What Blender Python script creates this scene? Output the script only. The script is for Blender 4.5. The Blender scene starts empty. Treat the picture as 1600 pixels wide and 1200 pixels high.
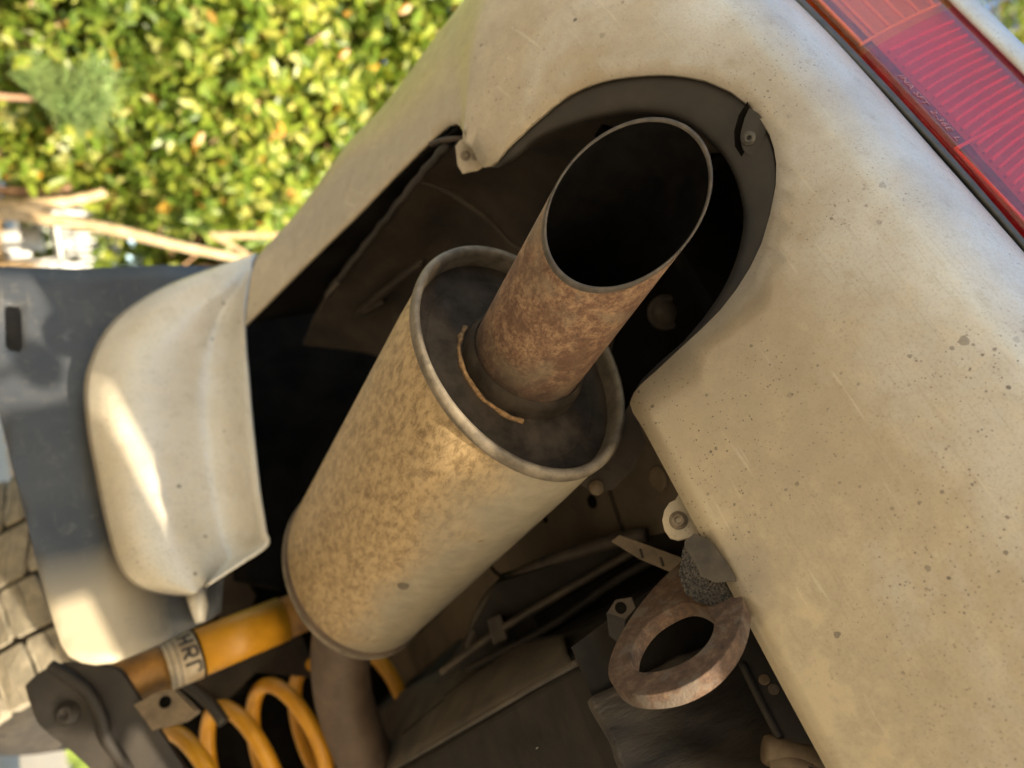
import bpy, bmesh, math, random
import numpy as np
from mathutils import Vector, Matrix
from mathutils.geometry import delaunay_2d_cdt

random.seed(7)
rng = np.random.default_rng(7)
scene = bpy.context.scene
col = scene.collection

# ------------------------------------------------------------------ camera
# world axes: X to the car's right, Y to the car's front, Z up; the camera stands over the origin
F = 1188.0
CX, CY = 800.0, 600.0
H = 0.26                       # camera height above the ground
_n = lambda v: np.asarray(v, float) / np.linalg.norm(v)
_l = _n([-300 - CX, -1777 - CY, F])
_r = -_l
_u = _n(np.cross(_r, np.array([50 - CX, 370 - CY, F])))
if _u[0] < 0: _u = -_u
_f = _n(np.cross(_u, _r)); _r = _n(np.cross(_f, _u))
M = np.array([_r, _f, _u])     # photo axes (right, down, ahead) -> world
CAM = np.array([0, 0, H])
cam = bpy.data.cameras.new('camera'); camo = bpy.data.objects.new('camera', cam); col.objects.link(camo)
cam.sensor_width = 36; cam.lens = F / 1600 * 36
cam.clip_start = 0.02; cam.clip_end = 2000
mw = Matrix.Identity(4)
for i in range(3):
    mw[i][0] = M[i, 0]; mw[i][1] = -M[i, 1]; mw[i][2] = -M[i, 2]; mw[i][3] = CAM[i]
camo.matrix_world = mw
cam.dof.use_dof = True; cam.dof.focus_distance = 0.56; cam.dof.aperture_fstop = 4.0
scene.camera = camo

# ------------------------------------------------------------------ light
SUN_EL, SUN_AZ = math.radians(17), math.radians(38)     # azimuth from the car's right towards its rear
S = Vector((math.cos(SUN_EL) * math.cos(SUN_AZ), -math.cos(SUN_EL) * math.sin(SUN_AZ), math.sin(SUN_EL)))
world = bpy.data.worlds.new('World'); scene.world = world; world.use_nodes = True
nt = world.node_tree; nt.nodes.clear()
sky = nt.nodes.new('ShaderNodeTexSky'); sky.sky_type = 'NISHITA'; sky.sun_disc = False
sky.sun_elevation = SUN_EL; sky.sun_rotation = math.atan2(S.x, S.y)
sky.dust_density = 1.0; sky.air_density = 1.0
bg = nt.nodes.new('ShaderNodeBackground'); bg.inputs['Strength'].default_value = 0.15
wo = nt.nodes.new('ShaderNodeOutputWorld')
nt.links.new(sky.outputs[0], bg.inputs[0]); nt.links.new(bg.outputs[0], wo.inputs[0])
sl = bpy.data.lights.new('sun', 'SUN'); sl.energy = 5.0; sl.angle = math.radians(0.5); sl.color = (1, 0.87, 0.66)
so = bpy.data.objects.new('sun', sl); col.objects.link(so); so.location = (8, -8, 6)
so.rotation_euler = S.to_track_quat('Z', 'Y').to_euler()
scene.view_settings.view_transform = 'Standard'; scene.view_settings.look = 'None'
scene.view_settings.gamma = 1; scene.view_settings.use_curve_mapping = False
scene.view_settings.exposure = 1.65

# ------------------------------------------------------------------ placing helpers
def ray(x, y): return M @ np.array([x - CX, y - CY, F]) / F
def at(x, y, d): return CAM + ray(x, y) * d
def onX(x, y, v): r = ray(x, y); return CAM + r * (v / r[0])
def onY(x, y, v): r = ray(x, y); return CAM + r * (v / r[1])
def onZ(x, y, v): r = ray(x, y); return CAM + r * (v / r[2])     # v measured from camera height
def on_plane(x, y, p, n):
    r = ray(x, y); return CAM + r * (np.dot(np.asarray(p) - CAM, n) / np.dot(r, n))

# ------------------------------------------------------------------ materials
def new_mat(name):
    m = bpy.data.materials.new(name); m.use_nodes = True
    t = m.node_tree; b = t.nodes['Principled BSDF']
    return m, t, b
def coords(t, scale=(1, 1, 1), rot=(0, 0, 0)):
    tc = t.nodes.new('ShaderNodeTexCoord'); mp = t.nodes.new('ShaderNodeMapping')
    mp.inputs['Scale'].default_value = scale; mp.inputs['Rotation'].default_value = rot
    t.links.new(tc.outputs['Object'], mp.inputs[0]); return mp.outputs[0]
def noise(t, v, scale, detail=6, rough=.6, dist=0):
    n = t.nodes.new('ShaderNodeTexNoise'); n.inputs['Scale'].default_value = scale
    n.inputs['Detail'].default_value = detail; n.inputs['Roughness'].default_value = rough
    n.inputs['Distortion'].default_value = dist
    t.links.new(v, n.inputs['Vector']); return n.outputs['Fac']
def ramp(t, fac, stops, interp='LINEAR'):
    r = t.nodes.new('ShaderNodeValToRGB'); r.color_ramp.interpolation = interp
    e = r.color_ramp.elements
    while len(e) < len(stops): e.new(0.5)
    for i, (p, c) in enumerate(stops):
        e[i].position = p; e[i].color = (*c, 1) if len(c) == 3 else c
    t.links.new(fac, r.inputs[0]); return r.outputs[0]
def g(v): return (v, v, v)
def mix(t, fac, a, b, mode='MIX'):
    m = t.nodes.new('ShaderNodeMix'); m.data_type = 'RGBA'; m.blend_type = mode
    for s, v in ((0, fac), (6, a), (7, b)):
        if isinstance(v, (int, float)): m.inputs[s].default_value = v
        elif isinstance(v, tuple): m.inputs[s].default_value = (*v, 1)
        else: t.links.new(v, m.inputs[s])
    return m.outputs[2]
def mul(t, a, b):
    m = t.nodes.new('ShaderNodeMath'); m.operation = 'MULTIPLY'
    for i, v in enumerate((a, b)):
        if isinstance(v, (int, float)): m.inputs[i].default_value = v
        else: t.links.new(v, m.inputs[i])
    return m.outputs[0]
def bump(t, b, hgt, strength=.3, dist=.002):
    n = t.nodes.new('ShaderNodeBump'); n.inputs['Strength'].default_value = strength
    n.inputs['Distance'].default_value = dist
    t.links.new(hgt, n.inputs['Height']); t.links.new(n.outputs[0], b.inputs['Normal'])
def voro(t, v, scale, rnd=1.0, feature='F1'):
    n = t.nodes.new('ShaderNodeTexVoronoi'); n.feature = feature; n.inputs['Scale'].default_value = scale
    n.inputs['Randomness'].default_value = rnd
    t.links.new(v, n.inputs['Vector']); return n
def specks(t, v, scale, share, size):
    """irregular specks: a few cells of a distorted voronoi carry a blot"""
    nz_ = t.nodes.new('ShaderNodeTexNoise'); nz_.inputs['Scale'].default_value = scale * 2.2; nz_.inputs['Detail'].default_value = 3
    t.links.new(v, nz_.inputs['Vector'])
    sc_ = t.nodes.new('ShaderNodeVectorMath'); sc_.operation = 'SCALE'; sc_.inputs['Scale'].default_value = .30 / scale
    t.links.new(nz_.outputs['Color'], sc_.inputs[0])
    ad = t.nodes.new('ShaderNodeVectorMath'); ad.operation = 'ADD'
    t.links.new(v, ad.inputs[0]); t.links.new(sc_.outputs[0], ad.inputs[1])
    n = voro(t, ad.outputs[0], scale)
    sep = t.nodes.new('ShaderNodeSeparateColor'); t.links.new(n.outputs['Color'], sep.inputs[0])
    keep = ramp(t, sep.outputs[0], [(share, g(1)), (share + .005, g(0))])
    radius = mul(t, mul(t, sep.outputs[1], sep.outputs[1]), size * 1.25)
    lt = t.nodes.new('ShaderNodeMath'); lt.operation = 'LESS_THAN'
    t.links.new(n.outputs['Distance'], lt.inputs[0]); t.links.new(radius, lt.inputs[1])
    return mul(t, mul(t, keep, lt.outputs[0]), ramp(t, sep.outputs[2], [(.0, g(.6)), (1, g(1))]))

def simple_mat(name, c1, c2, scale=30, rough=.7, metal=0, bs=.3, bd=.002, stretch=(1, 1, 1), spec=.5, lo=.35, hi=.65, bscale=None):
    m, t, b = new_mat(name); v = coords(t, stretch)
    n = noise(t, v, scale, 8, .62)
    t.links.new(ramp(t, n, [(lo, c1), (hi, c2)]), b.inputs['Base Color'])
    b.inputs['Roughness'].default_value = rough; b.inputs['Metallic'].default_value = metal
    b.inputs['Specular IOR Level'].default_value = spec
    if bs: bump(t, b, noise(t, v, (bscale or scale * 3), 6, .65), bs, bd)
    return m

def xyz(t):
    tc = t.nodes.new('ShaderNodeTexCoord'); sep = t.nodes.new('ShaderNodeSeparateXYZ'); t.links.new(tc.outputs['Object'], sep.inputs[0]); return sep
def rng_(t, v, a, b, c=0, d=1):
    m = t.nodes.new('ShaderNodeMapRange'); t.links.new(v, m.inputs[0])
    for i, q in enumerate((a, b, c, d)): m.inputs[i + 1].default_value = q
    return m.outputs[0]
def addn(t, a, b):
    m = t.nodes.new('ShaderNodeMath'); m.operation = 'ADD'
    for i, v in enumerate((a, b)):
        if isinstance(v, (int, float)): m.inputs[i].default_value = v
        else: t.links.new(v, m.inputs[i])
    return m.outputs[0]
def paint_mat(name, sky_or_clean=(.60, .65, .70), dust=(.375, .315, .225), rough=.36, z0=.44, z1=.56, marks=True):
    """silver white paint; road dust low down, ground bounce and sky light painted in by height"""
    m, t, b = new_mat(name); v = coords(t); p = xyz(t)
    big = noise(t, v, 6, 6, .62, .3); fine = noise(t, v, 520, 4, .75); mid = noise(t, v, 45, 9, .68)
    z = addn(t, p.outputs['Z'], rng_(t, big, .3, .7, -.05, .05))
    d = rng_(t, z, z0 + H, z1 + H, 1, .12)  # tan low to silver high: bounce and sky light painted along with the dust
    c = mix(t, d, sky_or_clean, dust)
    c = mix(t, mul(t, ramp(t, mid, [(.50, g(0)), (.72, g(1))]), .38), c, (.56, .465, .31))
    c = mix(t, mul(t, ramp(t, mid, [(.28, g(1)), (.46, g(0))]), .38), c, (.25, .195, .12))
    c = mix(t, mul(t, ramp(t, fine, [(.50, g(0)), (.70, g(1))]), .42), c, (.20, .16, .10))
    vs = coords(t, (6, 1.2, 160), (.5, .35, .2))
    sc = noise(t, vs, 2.2, 3, .55)
    c = mix(t, mul(t, ramp(t, sc, [(.66, g(0)), (.74, g(1))]), .30), c, (.66, .60, .48))
    s2 = noise(t, coords(t, (14, 3, 420), (.9, .2, .6)), 1.6, 3, .6)
    c = mix(t, mul(t, mul(t, ramp(t, s2, [(.57, g(0)), (.66, g(1))]), ramp(t, noise(t, v, 5, 2), [(.45, g(0)), (.6, g(1))])), .20), c, (.24, .19, .12))
    c = mix(t, mul(t, ramp(t, noise(t, v, 17, 3, .5), [(.52, g(0)), (.66, g(1))]), .22), c, (.30, .245, .17))
    if marks:
        # paler scuffed band along the lower edge near the tow eye and a soft grey smear beside the foam
        w = mul(t, rng_(t, addn(t, p.outputs['Z'], rng_(t, mid, .35, .65, -.016, .016)), H + .388, H + .408, 1, 0), rng_(t, p.outputs['X'], -.22, -.10))
        c = mix(t, mul(t, w, .55), c, (.58, .48, .31))
        vd = t.nodes.new('ShaderNodeVectorMath'); vd.operation = 'DISTANCE'
        tc = t.nodes.new('ShaderNodeTexCoord'); t.links.new(tc.outputs['Object'], vd.inputs[0]); vd.inputs[1].default_value = SMEAR
        sm = rng_(t, addn(t, vd.outputs['Value'], rng_(t, noise(t, v, 28, 3), .3, .7, -.012, .012)), .012, .038, 1, 0)
        c = mix(t, mul(t, sm, .6), c, (.16, .14, .12))
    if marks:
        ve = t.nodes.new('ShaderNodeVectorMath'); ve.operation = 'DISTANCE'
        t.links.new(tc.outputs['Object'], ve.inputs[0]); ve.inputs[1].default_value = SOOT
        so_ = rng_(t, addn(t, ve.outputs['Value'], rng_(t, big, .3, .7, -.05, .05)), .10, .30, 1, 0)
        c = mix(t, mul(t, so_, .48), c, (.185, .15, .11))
    patch = ramp(t, noise(t, v, 9, 3), [(.42, g(.12)), (.60, g(1))])
    c = mix(t, mul(t, mul(t, specks(t, v, 620, .26, .40), patch), .8), c, (.06, .048, .038))
    c = mix(t, mul(t, mul(t, specks(t, v, 240, .16, .30), patch), .85), c, (.06, .05, .04))
    c = mix(t, mul(t, mul(t, specks(t, v, 80, .12, .24), ramp(t, noise(t, v, 6, 2), [(.40, g(.05)), (.62, g(1))])), .9), c, (.06, .05, .045))
    c = mix(t, mul(t, specks(t, v, 26, .09, .085), .9), c, (.055, .045, .045))
    t.links.new(c, b.inputs['Base Color'])
    t.links.new(ramp(t, mid, [(.3, g(rough + .14)), (.7, g(rough))]), b.inputs['Roughness'])
    b.inputs['Specular IOR Level'].default_value = .55
    b.inputs['Coat Weight'].default_value = .7; b.inputs['Coat Roughness'].default_value = .18
    bump(t, b, fine, .10, .001)
    return m

MAT = {}
SMEAR = tuple(at(1150, 905, .535) - np.array([0, 2.0, 0]))
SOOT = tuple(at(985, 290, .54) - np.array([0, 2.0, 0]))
MAT['paint'] = paint_mat('dusty_paint')
MAT['paint_soft'] = paint_mat('dusty_paint_guard', sky_or_clean=(.56, .54, .50), dust=(.40, .335, .225), rough=.30, z0=-.02, z1=.20, marks=False)  # paler towards the top: reflected sky painted in with the dust

def muffler_mat():
    m, t, b = new_mat('dusty_aluminised_steel'); v = coords(t)
    vs = coords(t, (1, .45, 1), (0, 0, .2))
    blot = noise(t, vs, 150, 9, .74, .35); big = noise(t, v, 9, 5, .6); fine = noise(t, v, 600, 3, .6)
    c = ramp(t, blot, [(.33, (.16, .105, .052)), (.45, (.28, .195, .098)), (.57, (.43, .31, .165))])
    sky_or_clean = ramp(t, noise(t, v, 60, 6), [(.3, (.22, .19, .135)), (.7, (.31, .265, .19))])
    geo = t.nodes.new('ShaderNodeNewGeometry')
    # dust and surface rust sit on the left and middle of the belly, the inboard flank is cleaner metal
    sep = t.nodes.new('ShaderNodeSeparateXYZ'); tc = t.nodes.new('ShaderNodeTexCoord')
    t.links.new(tc.outputs['Object'], sep.inputs[0])
    mr = t.nodes.new('ShaderNodeMapRange'); t.links.new(sep.outputs['X'], mr.inputs[0])
    mr.inputs[1].default_value = MUF_X + .065; mr.inputs[2].default_value = MUF_X + .125
    add = t.nodes.new('ShaderNodeMath'); add.operation = 'ADD'
    t.links.new(mr.outputs[0], add.inputs[0])
    t.links.new(ramp(t, big, [(.3, g(0)), (.7, g(.5))]), add.inputs[1])
    c = mix(t, ramp(t, add.outputs[0], [(.38, g(0)), (.85, g(1))]), c, sky_or_clean)
    c = mix(t, mul(t, specks(t, v, 30, .14, .13), .6), c, (.12, .075, .04))
    t.links.new(c, b.inputs['Base Color'])
    b.inputs['Metallic'].default_value = .12; b.inputs['Roughness'].default_value = .5
    bump(t, b, blot, .22, .0012)
    return m
MUF_X = -.284
MAT['muffler'] = muffler_mat()
MAT['muffler_end'] = simple_mat('sooty_steel_end', (.016, .012, .009), (.045, .035, .026), 45, .75, 0, .25, .001, spec=.15)
MAT['rim'] = simple_mat('worn_steel_rim', (.085, .068, .048), (.19, .155, .11), 70, .6, .1, .3, .001)

def pipe_mat():
    m, t, b = new_mat('rusty_tailpipe'); v = coords(t)
    vs = coords(t, (1.3, .8, 1), (.3, 0, .3))
    blot = noise(t, vs, 120, 12, .8, .4); fine = noise(t, v, 380, 5, .7); big = noise(t, v, 16, 4, .6, .6)
    c = ramp(t, blot, [(.33, (.07, .038, .025)), (.45, (.155, .083, .05)), (.55, (.275, .17, .098)), (.68, (.40, .275, .165))])
    c = mix(t, mul(t, ramp(t, fine, [(.35, g(1)), (.52, g(0))]), .7), c, (.07, .035, .022))
    c = mix(t, mul(t, ramp(t, big, [(.50, g(0)), (.60, g(1))]), .6), c, (.19, .15, .10))
    c = mix(t, mul(t, ramp(t, noise(t, v, 24, 5, .65), [(.40, g(1)), (.50, g(0))]), .65), c, (.085, .042, .026))
    # soot and heat bands at the weld and behind the lip run round the tube
    sep = t.nodes.new('ShaderNodeSeparateXYZ'); tc = t.nodes.new('ShaderNodeTexCoord')
    t.links.new(tc.outputs['Object'], sep.inputs[0])
    mr = t.nodes.new('ShaderNodeMapRange'); t.links.new(sep.outputs['Y'], mr.inputs[0])
    mr.inputs[1].default_value = .405 - 2.0; mr.inputs[2].default_value = .475 - 2.0
    soot = mul(t, mul(t, mr.outputs[0], mr.outputs[0]), ramp(t, noise(t, v, 30, 5, .6), [(.3, g(.6)), (.6, g(1))]))
    c = mix(t, soot, c, (.03, .022, .018))
    t.links.new(c, b.inputs['Base Color'])
    b.inputs['Roughness'].default_value = .72; b.inputs['Metallic'].default_value = .1
    bump(t, b, mix(t, .5, blot, fine), .5, .0014)
    return m
MAT['pipe'] = pipe_mat()
MAT['pipe_lip'] = simple_mat('grey_pipe_lip', (.035, .03, .025), (.085, .07, .056), 90, .65, .1, .3, .001)
MAT['soot'] = simple_mat('soot', (.002, .002, .002), (.005, .0045, .004), 60, .95, 0, .2, .001, spec=.05)
MAT['weld'] = simple_mat('weld_bead', (.10, .055, .025), (.34, .20, .085), 260, .7, .1, .6, .002)
MAT['black_trim'] = simple_mat('dusty_black_plastic', (.010, .009, .008), (.028, .022, .017), 38, .5, 0, .25, .001, lo=.3, hi=.72)
MAT['inner_dark'] = simple_mat('dusty_dark_underseal', (.012, .0085, .006), (.042, .029, .018), 14, .8, 0, .5, .003, bscale=70)
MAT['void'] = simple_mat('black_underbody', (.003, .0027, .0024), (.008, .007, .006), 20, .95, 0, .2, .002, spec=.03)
MAT['floor_beige'] = simple_mat('dusty_body_colour_floor', (.065, .046, .026), (.12, .086, .05), 10, .7, 0, .2, .002, bscale=120)
MAT['tank'] = simple_mat('black_tank_plastic', (.008, .0065, .005), (.021, .017, .013), 22, .7, 0, .3, .002, bscale=90, spec=.2)
MAT['lit_side'] = simple_mat('lit_tank_side', (.026, .020, .014), (.064, .049, .034), 18, .65, 0, .3, .002, bscale=90)  # lighter tank tone, light painted on the chamfered side
MAT['tank_rough'] = simple_mat('dripping_underseal', (.014, .011, .009), (.05, .039, .028), 30, .75, 0, .9, .006, stretch=(1, 1, .25), bscale=45)
MAT['rubber_hose'] = simple_mat('dusty_hose', (.022, .016, .011), (.055, .04, .026), 40, .7, 0, .2, .001)
MAT['tan_metal'] = simple_mat('tan_dusty_metal', (.085, .06, .034), (.17, .12, .07), 50, .6, .1, .3, .001)
MAT['arm'] = simple_mat('dusty_black_arm', (.008, .006, .0045), (.024, .018, .0125), 16, .65, 0, .35, .002, bscale=80)
MAT['inlet'] = simple_mat('brown_heat_stained_pipe', (.06, .04, .028), (.11, .075, .052), 25, .6, .2, .3, .001, bscale=160)
MAT['yellow'] = simple_mat('yellow_enamel', (.48, .215, .010), (.64, .31, .020), 18, .42, 0, .15, .001, bscale=120)
MAT['yellow_dirty'] = simple_mat('dirty_yellow_enamel', (.13, .06, .014), (.40, .19, .03), 22, .6, 0, .3, .001, bscale=120)
MAT['sticker'] = simple_mat('scuffed_white_sticker', (.30, .22, .13), (.52, .43, .30), 30, .55, 0, 0)
MAT['ink'] = simple_mat('black_ink', (.02, .018, .02), (.05, .04, .04), 50, .6, 0, 0)
MAT['screw'] = simple_mat('dull_screw', (.14, .11, .075), (.26, .21, .15), 120, .5, .3, .3, .001)

def flap_mat():
    m, t, b = new_mat('dusty_black_rubber'); v = coords(t)
    n1 = noise(t, v, 7, 7, .62, .5); n2 = noise(t, v, 55, 7, .7)
    vs = coords(t, (3, 1, 30), (0, .35, 0))
    n3 = noise(t, vs, 3, 4, .6)
    c = ramp(t, n1, [(.3, (.030, .034, .042)), (.6, (.052, .055, .06)), (.8, (.11, .10, .088))])
    c = mix(t, mul(t, ramp(t, n2, [(.55, g(0)), (.72, g(1))]), .22), c, (.22, .20, .16))
    c = mix(t, mul(t, ramp(t, n3, [(.62, g(0)), (.72, g(1))]), .25), c, (.20, .18, .145))
    # dried mud, with the sunlit cream of the inner lower corner painted in
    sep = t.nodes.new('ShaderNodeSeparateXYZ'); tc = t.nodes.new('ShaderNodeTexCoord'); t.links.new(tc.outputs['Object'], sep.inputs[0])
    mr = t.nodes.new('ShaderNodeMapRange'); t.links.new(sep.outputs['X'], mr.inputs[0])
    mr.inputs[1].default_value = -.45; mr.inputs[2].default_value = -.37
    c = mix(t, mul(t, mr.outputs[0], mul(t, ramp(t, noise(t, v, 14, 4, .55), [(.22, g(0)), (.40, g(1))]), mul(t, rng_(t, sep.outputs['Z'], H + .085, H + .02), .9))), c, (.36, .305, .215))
    t.links.new(c, b.inputs['Base Color'])
    b.inputs['Roughness'].default_value = .5; b.inputs['Specular IOR Level'].default_value = .25
    bump(t, b, n2, .3, .002)
    return m
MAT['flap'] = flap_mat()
MAT['tyre'] = simple_mat('dusty_tyre_rubber', (.17, .15, .115), (.29, .255, .19), 40, .85, 0, .25, .002, spec=.25, bscale=130)
MAT['tyre_gap'] = simple_mat('tyre_groove', (.02, .018, .015), (.05, .042, .034), 40, .9, 0, .3, .002, spec=.2)

def rust_mat():
    m, t, b = new_mat('pitted_rust'); v = coords(t)
    n1 = noise(t, v, 110, 9, .75, 0); n2 = noise(t, v, 620, 5, .75); n3 = noise(t, v, 48, 5, .6, .2)
    c = ramp(t, n1, [(.3, (.038, .022, .015)), (.5, (.095, .054, .033)), (.68, (.18, .11, .062))])
    c = mix(t, mul(t, ramp(t, n3, [(.53, g(0)), (.6, g(1))]), .7), c, (.13, .105, .08))
    c = mix(t, mul(t, ramp(t, n1, [(.66, g(0)), (.72, g(1))]), .7), c, (.22, .225, .22))
    c = mix(t, mul(t, ramp(t, n2, [(.3, g(1)), (.45, g(0))]), .6), c, (.045, .025, .018))
    t.links.new(c, b.inputs['Base Color']); b.inputs['Roughness'].default_value = .8
    bump(t, b, mix(t, .5, n2, n1), 1.0, .003)
    return m
MAT['rust'] = rust_mat()
def foam_mat():
    m, t, b = new_mat('porous_foam'); v = coords(t)
    vo = voro(t, v, 520)
    c = ramp(t, vo.outputs['Distance'], [(.15, (.006, .0055, .005)), (.6, (.055, .045, .034))])
    t.links.new(c, b.inputs['Base Color']); b.inputs['Roughness'].default_value = .9
    bump(t, b, vo.outputs['Distance'], 1.0, .004)
    return m
MAT['foam'] = foam_mat()
MAT['foam_skin'] = simple_mat('dusty_foam_skin', (.03, .025, .02), (.065, .054, .042), 60, .7, 0, .2, .001)

def lens_mat(name, col_, rough=.12):
    m, t, b = new_mat(name)
    for n in list(t.nodes): t.nodes.remove(n)
    out = t.nodes.new('ShaderNodeOutputMaterial')
    tr = t.nodes.new('ShaderNodeBsdfTransparent'); tr.inputs[0].default_value = (*col_, 1)
    gl = t.nodes.new('ShaderNodeBsdfGlossy'); gl.inputs['Roughness'].default_value = rough
    gl.inputs[0].default_value = (.95, .95, .95, 1)
    v = coords(t); n = noise(t, v, 220, 4, .6)
    df = t.nodes.new('ShaderNodeBsdfDiffuse'); df.inputs[0].default_value = (.42, .33, .26, 1)
    fr = t.nodes.new('ShaderNodeFresnel'); fr.inputs[0].default_value = 1.6
    a = t.nodes.new('ShaderNodeMixShader'); c = t.nodes.new('ShaderNodeMixShader')
    t.links.new(mul(t, ramp(t, n, [(.4, g(.02)), (.7, g(.12))]), 1), a.inputs[0])
    t.links.new(tr.outputs[0], a.inputs[1]); t.links.new(df.outputs[0], a.inputs[2])
    geo = t.nodes.new('ShaderNodeNewGeometry')      # a thin clear shell: no total internal reflection from its inner side
    fb = t.nodes.new('ShaderNodeMix'); t.links.new(geo.outputs['Backfacing'], fb.inputs[0]); t.links.new(fr.outputs[0], fb.inputs[2]); fb.inputs[3].default_value = .06
    t.links.new(fb.outputs[0], c.inputs[0]); t.links.new(a.outputs[0], c.inputs[1]); t.links.new(gl.outputs[0], c.inputs[2])
    t.links.new(c.outputs[0], out.inputs[0])
    return m
MAT['lens_red'] = lens_mat('red_lens', (.95, .13, .16))
MAT['lens_amber'] = lens_mat('amber_lens', (1.0, .40, .12))
MAT['reflector'] = simple_mat('lamp_reflector', (.62, .60, .60), (.74, .72, .72), 20, .35, .2, 0)
MAT['lens_dark'] = simple_mat('lens_reflection_dark', (.10, .07, .07), (.24, .17, .16), 60, .4, 0, 0, stretch=(1, 1, 3))  # dark tone for the skyline mirrored in the lens
MAT['reflector_rib'] = simple_mat('lamp_rib', (.75, .73, .72), (.85, .83, .82), 20, .3, 0, 0)
MAT['seal'] = simple_mat('grey_rubber_seal', (.035, .033, .028), (.07, .065, .055), 60, .5, 0, .2, .001)
MAT['lettering'] = simple_mat('moulded_lettering', (.40, .15, .15), (.50, .20, .20), 60, .3, 0, 0)

# ------------------------------------------------------------------ object helpers
def tag(o, label=None, cat=None, group=None, kind=None):
    if label: o['label'] = label
    if cat: o['category'] = cat
    if group: o['group'] = group
    if kind: o['kind'] = kind
    return o
def thing(name, loc, label, cat, group=None):
    o = bpy.data.objects.new(name, None); col.objects.link(o); o.location = loc
    o.empty_display_size = .1
    return tag(o, label, cat, group)
def root_loc(p):
    v = Vector((0, 0, 0))
    while p is not None: v += p.location; p = p.parent
    return v
def mesh(name, verts, faces, mat, parent=None, smooth=True, solid=0, bevel=0, sub=0, bseg=2, off=-1, angle=35):
    me = bpy.data.meshes.new(name)
    o0 = np.array(root_loc(parent))
    me.from_pydata((np.asarray(verts, float).reshape(-1, 3) - o0).tolist(), [], [list(map(int, f_)) for f_ in faces])
    me.validate(); me.update()
    if smooth: me.polygons.foreach_set('use_smooth', [True] * len(me.polygons))
    o = bpy.data.objects.new(name, me); col.objects.link(o)
    if parent is not None: o.parent = parent
    me.materials.append(MAT[mat] if isinstance(mat, str) else mat)
    if sub:
        s = o.modifiers.new('s', 'SUBSURF'); s.levels = s.render_levels = sub
    if solid:
        s = o.modifiers.new('t', 'SOLIDIFY'); s.thickness = solid; s.offset = off
    if bevel:
        s = o.modifiers.new('b', 'BEVEL'); s.width = bevel; s.segments = bseg; s.limit_method = 'ANGLE'; s.angle_limit = math.radians(angle)
    return o
def face_out(verts, faces, toward):
    """flip a sheet so that its mean normal looks at a point"""
    v = np.asarray(verts, float); nsum = np.zeros(3); c = np.zeros(3)
    for f_ in faces:
        a, b, d = v[f_[0]], v[f_[1]], v[f_[2]]
        nsum += np.cross(b - a, d - a); c += (a + b + d) / 3
    c /= len(faces)
    return [list(reversed(f_)) for f_ in faces] if np.dot(nsum, np.asarray(toward) - c) < 0 else faces
def grid(name, P, mat, parent=None, solid=0, sub=0, toward=CAM, **k):
    P = np.asarray(P, float); a, b = P.shape[:2]
    fs = [[i * b + j, i * b + j + 1, (i + 1) * b + j + 1, (i + 1) * b + j] for i in range(a - 1) for j in range(b - 1)]
    return mesh(name, P.reshape(-1, 3), face_out(P.reshape(-1, 3), fs, toward), mat, parent, solid=solid, sub=sub, **k)
def cr(pts, n):
    """smooth curve through points, n samples in all"""
    p = np.asarray(pts, float)
    s = np.linspace(0, len(p) - 1, n); out = []
    for x in s:
        i = min(int(x), len(p) - 2); t = x - i
        p0 = p[max(i - 1, 0)]; p1 = p[i]; p2 = p[i + 1]; p3 = p[min(i + 2, len(p) - 1)]
        out.append(.5 * ((2 * p1) + (p2 - p0) * t + (2 * p0 - 5 * p1 + 4 * p2 - p3) * t * t + (3 * p1 - p0 - 3 * p2 + p3) * t ** 3))
    return np.array(out)
def tube_data(path, r, seg=16, caps=True):
    path = np.asarray(path, float); n = len(path); r = np.broadcast_to(r, (n,))
    vs = []; fs = []; up = None
    for i in range(n):
        d = _n(path[min(i + 1, n - 1)] - path[max(i - 1, 0)])
        if up is None:
            up = _n(np.cross(d, [.3, .5, .81]))
        up = _n(up - d * np.dot(up, d)); w = np.cross(d, up)
        for j in range(seg):
            a = 2 * math.pi * j / seg
            vs.append(path[i] + r[i] * (math.cos(a) * up + math.sin(a) * w))
    for i in range(n - 1):
        for j in range(seg):
            k = (j + 1) % seg
            fs.append([i * seg + j, i * seg + k, (i + 1) * seg + k, (i + 1) * seg + j])
    if caps:
        fs.append(list(range(seg))[::-1]); fs.append([(n - 1) * seg + j for j in range(seg)])
    return vs, fs
def tube(name, path, r, mat, parent=None, seg=16, caps=True, **k):
    v, f_ = tube_data(path, r, seg, caps); return mesh(name, v, f_, mat, parent, **k)
def frame(ax):
    ax = _n(ax); a = _n(np.cross(ax, [0, 0, 1.0]) if abs(ax[2]) < .9 else np.cross(ax, [1.0, 0, 0])); return ax, a, np.cross(ax, a)
def lathe(name, base, ax, prof, mat, parent=None, seg=64, ell=None, **k):
    """prof: list of (along axis, radius)"""
    ax, a, b = frame(ax); vs = []; fs = []
    if ell: a, b = (math.cos(ell[1]) * a + math.sin(ell[1]) * b) * (1 + ell[0]), (math.cos(ell[1]) * b - math.sin(ell[1]) * a) * (1 - ell[0])
    for h_, r in prof:
        for j in range(seg):
            t = 2 * math.pi * j / seg
            vs.append(np.asarray(base) + ax * h_ + r * (math.cos(t) * a + math.sin(t) * b))
    m = len(prof)
    for i in range(m - 1):
        for j in range(seg):
            q = (j + 1) % seg; fs.append([i * seg + j, i * seg + q, (i + 1) * seg + q, (i + 1) * seg + j])
    if prof[0][1] > 1e-5 and k.pop('cap0', False): fs.append(list(range(seg))[::-1])
    if k.pop('cap1', False): fs.append([(m - 1) * seg + j for j in range(seg)])
    return mesh(name, vs, fs, mat, parent, **k)
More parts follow.
